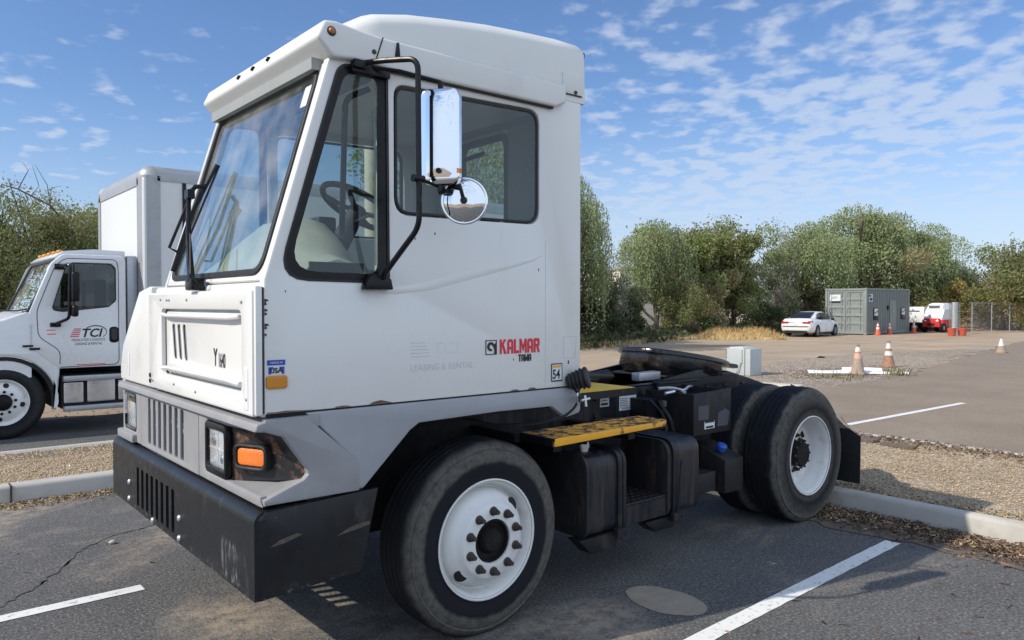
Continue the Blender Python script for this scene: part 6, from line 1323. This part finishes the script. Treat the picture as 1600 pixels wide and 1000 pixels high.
# container
ct = thing('shipping_container', (49.9, 23.4, ZG), 'grey twenty foot storage container with a side door and posters, behind three cones', 'container')
X0, X1, Y0, Y1, Z0, Z1 = 46.82, 52.95, 22.1, 24.75, ZG, 2.70
cor = [(X0 + .12, Y0 + .02)]; x = X0 + .12; k = 0
while x < X1 - .3:
    cor += [(x + .07, Y0 + .005), (x + .11, Y0 + .085), (x + .21, Y0 + .085), (x + .24, Y0 + .005)]; x += .24
cor += [(X1 - .1, Y0 + .02), (X1 - .1, Y1 - .05), (X0 + .12, Y1 - .05)]
cbx = part('container_body', MB().prism(cor, ((0, 0, Z0 + .12), XP, YP), Z1 - Z0 - .16), 'container_grey', ct, smooth=0)
fm = MB()
for xa in (X0, X1 - .14):
    for ya in (Y0, Y1 - .14): fm.box(xa, xa + .14, ya, ya + .14, Z0 + .1, Z1 - .08)
fm.box(X0 + .14, X1 - .14, Y0, Y0 + .07, Z0 + .04, Z0 + .17).box(X0 + .14, X1 - .14, Y0, Y0 + .07, Z1 - .1, Z1 - .01).box(X0 + .14, X1 - .14, Y1 - .07, Y1, Z0 + .04, Z0 + .17).box(X0 + .14, X1 - .14, Y1 - .07, Y1, Z1 - .1, Z1 - .01).box(X0 + .01, X0 + .1, Y0 + .14, Y1 - .14, Z1 - .15, Z1 - .02).box(X0 + .01, X0 + .1, Y0 + .14, Y1 - .14, Z0 + .04, Z0 + .2)
for xa in (X0 - .01, X1 - .17):
    for ya in (Y0 - .01, Y1 - .17):
        for za in (Z0, Z1 - .12): fm.box(xa, xa + .18, ya, ya + .18, za, za + .12)
part('corner_frame', fm, 'container_grey', cbx, bevel=.006)
for ya, yb in ((Y0 + .15, (Y0 + Y1) / 2 - .01), ((Y0 + Y1) / 2 + .01, Y1 - .15)):
    hl_ = [ny(rect(ya + .1, yb - .1, Z0 + .3 + k * .5, Z0 + .62 + k * .5, .03)) for k in range(5)]
    dr = part('container_door', MB().plate(ny([(ya, Z0 + .2), (yb, Z0 + .2), (yb, Z1 - .15), (ya, Z1 - .15)]), hl_, FX(X0 + .08), .04, .008).plate(ny(rect(ya + .05, yb - .05, Z0 + .25, Z1 - .2)), [], FX(X0 + .085), .012, 0), 'container_grey', cbx)
    bars = MB()
    for yy in (ya + .25, yb - .25): bars.cyl((X0 + .025, yy, Z0 + .12), (X0 + .025, yy, Z1 - .05), .018, n=10).box(X0 - .0, X0 + .05, yy - .03, yy + .35, Z0 + 1.15, Z0 + 1.18).box(X0, X0 + .05, yy - .04, yy + .04, Z0 + .8, Z0 + .86).box(X0, X0 + .05, yy - .04, yy + .04, Z0 + 2.2, Z0 + 2.26)
    part('locking_bar', bars, 'galv', dr)
part('door_sign', MB().plate(ny(rect(23.75, 24.45, 1.90, 2.30, .01)), [], FX(X0 + .03), .01, 0), 'sticker_white', cbx)
part('door_sign_text', text_mb('E6331', .20, ((X0 + .019, 24.38, 2.05), YN, ZP), .002, xs=.9).add(*(lambda q: (q.v, q.f))(MB().box(X0 + .01, X0 + .02, 23.78, 24.42, 1.82, 1.87))), 'ink_black', cbx)
part('side_door', MB().plate(rect(50.0, 50.9, Z0 + .2, 1.95, .02), [], SL(Y0 + .03), .05, .01), 'container_grey', cbx)
part('door_latch', MB().box(50.35, 50.42, Y0 - .05, Y0 - .02, 1.2, 1.75).box(50.42, 50.55, Y0 - .05, Y0 - .02, 1.2, 1.26), 'galv', cbx)
for xa, za, zb_ in ((47.75, 1.10, 1.45), (51.6, 1.15, 1.45)):
    part('side_window', MB().plate(rect(xa, xa + .62, .72, 1.46, .02), [], SL(Y0 + .02), .05, .01), 'black_trim', cbx)
    part('poster', MB().plate(rect(xa + .08, xa + .54, za - .12, zb_ - .03), [], SL(Y0 - .035), .004, 0), 'sticker_white', cbx)
    part('poster_print', MB().box(xa + .12, xa + .3, Y0 - .042, Y0 - .04, za, za + .1).box(xa + .34, xa + .5, Y0 - .042, Y0 - .04, za + .08, za + .2), 'ink_black', cbx)
part('poster', MB().plate(rect(47.15, 47.65, 1.85, 2.33), [], SL(Y0 + .015), .008, 0), 'sticker_white', cbx)
part('poster_print', MB().box(47.2, 47.4, Y0 + .002, Y0 + .006, 2.15, 2.28).box(47.3, 47.6, Y0 + .002, Y0 + .006, 1.92, 2.08), 'ink_black', cbx)
part('wall_lamp', MB().box(49.6, 49.8, Y0 - .06, Y0 + .03, 1.35, 1.6), 'black_trim', cbx)
# cones
def cone(name, h, mats, label, tip=None):
    rt_ = thing(name, (0, 0, 0), label, 'cone')
    b = part('cone_base', MB().prism(rnd([(-.18, -.18), (.18, -.18), (.18, .18), (-.18, .18)], .04), ((0, 0, 0), XP, YP), .03), mats[0], rt_)
    def R_(z): return .145 * (1 - z / (h * 1.12)) + .012
    part('cone_body', MB().lathe((0, 0, .03), ZP, [(R_(0) + .01, 0), (R_(0), .015), (R_(h * .5), h * .5), (R_(h - .03), h - .03)], 24), mats[1], rt_)
    for a, b_, m in mats[2]:
        part('cone_band', MB().lathe((0, 0, .03), ZP, [(R_(a * h) + .002, a * h), (R_(b_ * h) + .002, b_ * h)], 24), m, rt_)
    return rt_
o1c = cone('traffic_cone', .71, ('cone_dusty', 'cone_dusty', [(.48, .66, 'cone_pink'), (.72, .88, 'cone_band'), (.885, .96, 'cone_rust')]), 'dusty faded traffic cone standing on white plastic sheet, nearer of the two big cones')
o1c.location = (18.35, 8.86, gz(18.35, 8.86)); o1c.rotation_euler.z = .3
o2c = cone('traffic_cone', .71, ('cone_rust', 'cone_rust', [(.40, .56, 'cone_white'), (.66, .86, 'cone_white'), (.885, .96, 'cone_rust')]), 'worn rusty brown traffic cone with two white bands, farther of the two big cones')
o2c.location = (21.0, 9.3, gz(21, 9.3)); o2c.rotation_euler.z = 1.1
o3c = cone('traffic_cone', .50, ('cone_rust', 'cone_dusty', [(.45, .96, 'cone_white')]), 'small brown cone with a broad white collar alone on bare dirt')
o3c.location = (31.1, 9.8, gz(31.1, 9.8))
oc = cone('traffic_cone', .78, ('cone_orange', 'cone_orange', [(.42, .60, 'cone_white'), (.68, .84, 'cone_white')]), 'bright orange cone with white collars, left one in front of the container wall')
oc.location = (47.5, 21.7, ZG); oc['group'] = 'orange cones by the container'
dup(oc, (49.2, 21.75, ZG), .5, 'bright orange cone with white collars, in front of the container side door')
dup(oc, (52.9, 21.8, ZG), .9, 'bright orange cone with white collars, between container and utility cart')
# buckets, plastic sheet, board, cabinet
for k, (x, y) in enumerate(((49.82, 18.34), (50.3, 17.93))):
    bk = thing('bucket', (0, 0, 0), ('left' if k == 0 else 'right') + ' one of two red buckets at the foot of the fence roll', 'bucket', 'red buckets by the fence')
    bd = part('bucket_body', MB().lathe((0, 0, 0), ZP, [(.20, 0), (.25, .40), (.262, .42), (.262, .46), (.245, .46), (.19, .03), (.0001, .03)], 24), 'bucket_red', bk)
    part('handle', MB().tube([(.25 * math.cos(a), .05, .42 - .22 * math.sin(a)) for a in np.linspace(0, math.pi, 14)], .008, 5), 'galv', bd); bk.location = (x, y, ZG)
rs_ = random.Random(9)
def crumple(name, pts, w, h, mat, seed):
    r = random.Random(seed); rings = []
    for i, p in enumerate(pts):
        a = Vector(p); t = (Vector(pts[min(i + 1, len(pts) - 1)]) - Vector(pts[max(i - 1, 0)])).normalized(); n = Vector((-t.y, t.x)); z = gz(*p)
        rings.append([tuple((a + n * (c * w * r.uniform(.7, 1.2))).to_3d() + Vector((0, 0, z + hh * h * r.uniform(.5, 1.5)))) for c, hh in ((-1, .05), (-.7, .6), (-.3, .9), (0, 1.), (.35, .7), (.8, .5), (1, .05))])
    return part(name, MB().loft(rings, cap=False, closed=False), mat, smooth=20)
ps = crumple('plastic_sheet', [(17.6, 9.75), (17.9, 9.5), (18.2, 9.2), (18.5, 8.95), (18.7, 8.7), (18.85, 8.45), (19.0, 8.25), (19.2, 8.05)], .11, .06, 'tarp_white', 3)
tag(ps, 'long crumpled white plastic sheet lying under the nearer dusty cone', 'plastic sheet')
ps2 = crumple('plastic_sheet', [(18.9, 9.55), (19.1, 9.3), (19.3, 9.05), (19.5, 8.8)], .11, .07, 'tarp_white', 5)
tag(ps2, 'shorter piece of crumpled white plastic behind the nearer dusty cone', 'plastic sheet')
bd_ = part('board', MB().prism([(14.1, 8.95), (14.35, 8.15), (14.75, 8.25), (14.55, 9.05)], ((0, 0, gz(14.4, 8.6) + .004), XP, YP), .025), 'wood_board', bevel=.004)
tag(bd_, 'cream wooden board lying on the gravel behind the tractor wheels', 'board')
ew = thing('electrical_cabinet', (16.0, 10.55, 0), 'pale grey electrical cabinet standing on the gravel behind the fifth wheel', 'cabinet')
cbn = part('cabinet_box', MB().box(15.85, 16.30, 10.42, 10.80, -.02, .66), 'cabinet_grey', ew, bevel=.01)
part('cabinet_flange', MB().box(15.82, 15.85, 10.36, 10.86, 0, .64).box(15.85, 16.33, 10.22, 10.42, .0, .63), 'cabinet_shade', cbn, bevel=.006)
nb_ = MB()
for k in range(6): nb_.box(15.80, 15.82, 10.845, 10.875, .40 + k * .04, .42 + k * .04).box(15.80, 15.82, 10.405, 10.43, .30 + k * .055, .325 + k * .055)
part('hinge_row', nb_, 'galv', cbn)
part('cable_loop', MB().tube([(15.80, 10.86, .45), (15.77, 10.93, .25), (15.80, 10.95, 0)], .012, 6).tube([(15.80, 10.44, .3), (15.77, 10.5, .12), (15.8, 10.6, .0)], .012, 6), 'galv', cbn)
# weeds
wd = []
for cx, cy, s_, n_ in ((18.75, 8.05, .14, 110), (16.9, 8.55, .3, 50), (13.0, 17.2, .3, 150), (9.6, 5.5, .12, 60)):
    for k in range(n_): wd.append((cx + g_.normal(0, s_), cy + g_.normal(0, s_), gz(cx, cy)))
blades('weeds', np.array(wd), .06, .26, .012, 'weed_green', 21, .9)
# utility cart wrapped in plastic
ut = thing('utility_cart', (56.0, 21.4, ZG), 'red utility cart with its cab wrapped in white plastic, beside the fence roll', 'utility cart')
ub = part('cart_body', MB().box(54.9, 57.6, 20.75, 22.1, ZG + .42, ZG + .85).prism([(20.85, ZG + .35), (22.0, ZG + .35), (21.9, ZG + .95), (20.95, ZG + .95)], ((54.65, 0, 0), YP, ZP), .35), 'utv_red', ut, bevel=.06, seg=3)
part('headlamp', MB().sphere((54.68, 21.05, ZG + .78), .10, 12, 8, (.4, 1.3, .8)).sphere((54.68, 21.8, ZG + .78), .10, 12, 8, (.4, 1.3, .8)), 'lamp_silver', ub)
part('cart_grille', MB().box(54.62, 54.66, 21.2, 21.65, ZG + .45, ZG + .62), 'matt_black', ub)
g2 = random.Random(3); rg_ = []
for x, z0_, z1_ in ((55.0, .85, 1.05), (55.2, .85, 1.75), (55.5, .85, 1.98), (56.6, .85, 1.98), (57.0, .85, 1.5)):
    rg_.append([(x + g2.gauss(0, .02), y + g2.gauss(0, .03), ZG + z) for y, z in ((20.85, z0_), (20.80, (z0_ + z1_) * .55), (20.95, z1_ - .08), (21.2, z1_), (21.65, z1_), (21.9, z1_ - .08), (22.05, (z0_ + z1_) * .55), (22.0, z0_))])
wr = part('plastic_wrap', MB().loft(rg_), 'tarp_white', ut, smooth=25)
part('wrap_band', MB().box(54.97, 55.30, 21.1, 21.8, ZG + 1.76, ZG + 1.82), 'interior_grey', wr)
for x in (55.05, 57.1):
    for y, o_ in ((20.72, -1), (22.12, 1)):
        w = part('cart_wheel', MB().lathe((x, y, ZG + .31), (0, o_, 0), [(.16, -.02), (.18, .0), (.29, .0), (.32, -.04), (.32, -.22), (.29, -.26), (.16, -.24)], 24, closed=True), 'tyre_plain', ut)
        part('cart_rim', MB().lathe((x, y, ZG + .31), (0, o_, 0), [(.17, -.02), (.10, -.03), (.0001, -.01)], 16), 'galv', w)
# generator trailer
gt = thing('equipment_trailer', (57.0, 23.4, ZG), 'white boxy generator trailer on dark wheels right of the container', 'trailer')
gb = part('trailer_housing', MB().box(56.0, 59.5, 22.4, 24.6, ZG + .62, ZG + 1.72), 'car_white', gt, bevel=.05)
part('louvre', MB().box(55.985, 55.995, 22.7, 23.9, ZG + 1.38, ZG + 1.45).box(55.985, 55.995, 23.6, 24.2, ZG + 1.08, ZG + 1.16), 'ink_black', gb)
part('trailer_frame', MB().box(55.6, 59.6, 22.5, 24.5, ZG + .45, ZG + .60).box(55.8, 56.0, 22.5, 24.5, ZG + .2, ZG + .45), 'matt_black', gt)
for y in (22.55, 24.35):
    w = part('trailer_wheel', MB().lathe((56.6, y, ZG + .34), YN, [(.2, -.02), (.22, .0), (.33, .0), (.35, -.04), (.35, -.2), (.2, -.2)], 24, closed=True), 'tyre_plain', gt); part('trailer_rim', MB().lathe((56.6, y, ZG + .34), YN, [(.2, -.03), (.1, -.0), (.0001, .0)], 16), 'cone_white', w)
part('wheel_chock', MB().sphere((55.7, 22.9, ZG + .30), .20, 12, 8).sphere((55.7, 24.1, ZG + .30), .20, 12, 8), 'cone_white', gt)
# chain link fence: posts, rails, mesh
fe = thing('mesh_fence', (52.6, 18.6, ZG), 'galvanised chain link fence with a rolled end standing behind the bare dirt', 'fence')
FX0, FXE, FYY, HF = 52.4, 86., 18.45, 1.98
for k in range(11):
    part('fence_post', MB().cyl((FX0 + .9 + k * 3.4, FYY, ZG - .05), (FX0 + .9 + k * 3.4, FYY, ZG + HF + .03), .032, n=10), 'galv', fe)
part('top_rail', MB().cyl((FX0 + .5, FYY, ZG + HF), (FXE, FYY, ZG + HF), .02, n=8), 'galv', fe)
V = []
sp2 = .17; hN = HF
x = FX0 + .5 - hN
while x < FXE:
    for sg in (1, -1):
        xa, xb = (x, x + hN) if sg == 1 else (x + hN, x)
        a = np.array([xa, FYY + .02 * sg, ZG + .03]); b = np.array([xb, FYY + .02 * sg, ZG + hN]); 
        if min(xa, xb) < FX0 + .5: 
            t = (FX0 + .5 - min(xa, xb)) / hN
            if xa < xb: a = a + (b - a) * t
            else: b = a + (b - a) * (1 - t)
        w_ = np.array([.0075, 0, 0]); V.append([a - w_, a + w_, b + w_, b - w_])
    x += sp2
cm_ = np_mesh('chain_mesh', np.array(V), 4, [(0, 1, 2, 3)], 'galv', kind='x'); del cm_['kind']; cm_.parent = fe; cm_.location = -fe.location
rl = MB()
for k in range(22): rl.tube([(52.45 + .30 * math.cos(a), 19.15 + .30 * math.sin(a), ZG + .05 + k * .09 + .045 * (i % 2)) for i, a in enumerate(np.linspace(0, 2 * math.pi, 29))], .010, 4)
part('fence_roll', rl.cyl((52.45, 19.15, ZG), (52.45, 19.15, ZG + HF + .05), .18, n=16), 'galv', fe)
# pale building far behind the trees
pw = thing('pale_building', (47.5, 41, ZG), 'pale cream building glimpsed through the trees left of the straw heap', 'building')
pb_ = part('wall', MB().box(44.5, 53, 40.2, 50, ZG, 4.4), 'pale_wall', pw)
part('roof', MB().box(44.3, 53.2, 40.0, 50.2, 4.4, 4.6), 'galv', pw); part('window', MB().box(46, 47, 40.17, 40.21, 1.2, 2.2).box(49, 50, 40.17, 40.21, 1.2, 2.2), 'car_glass', pb_)
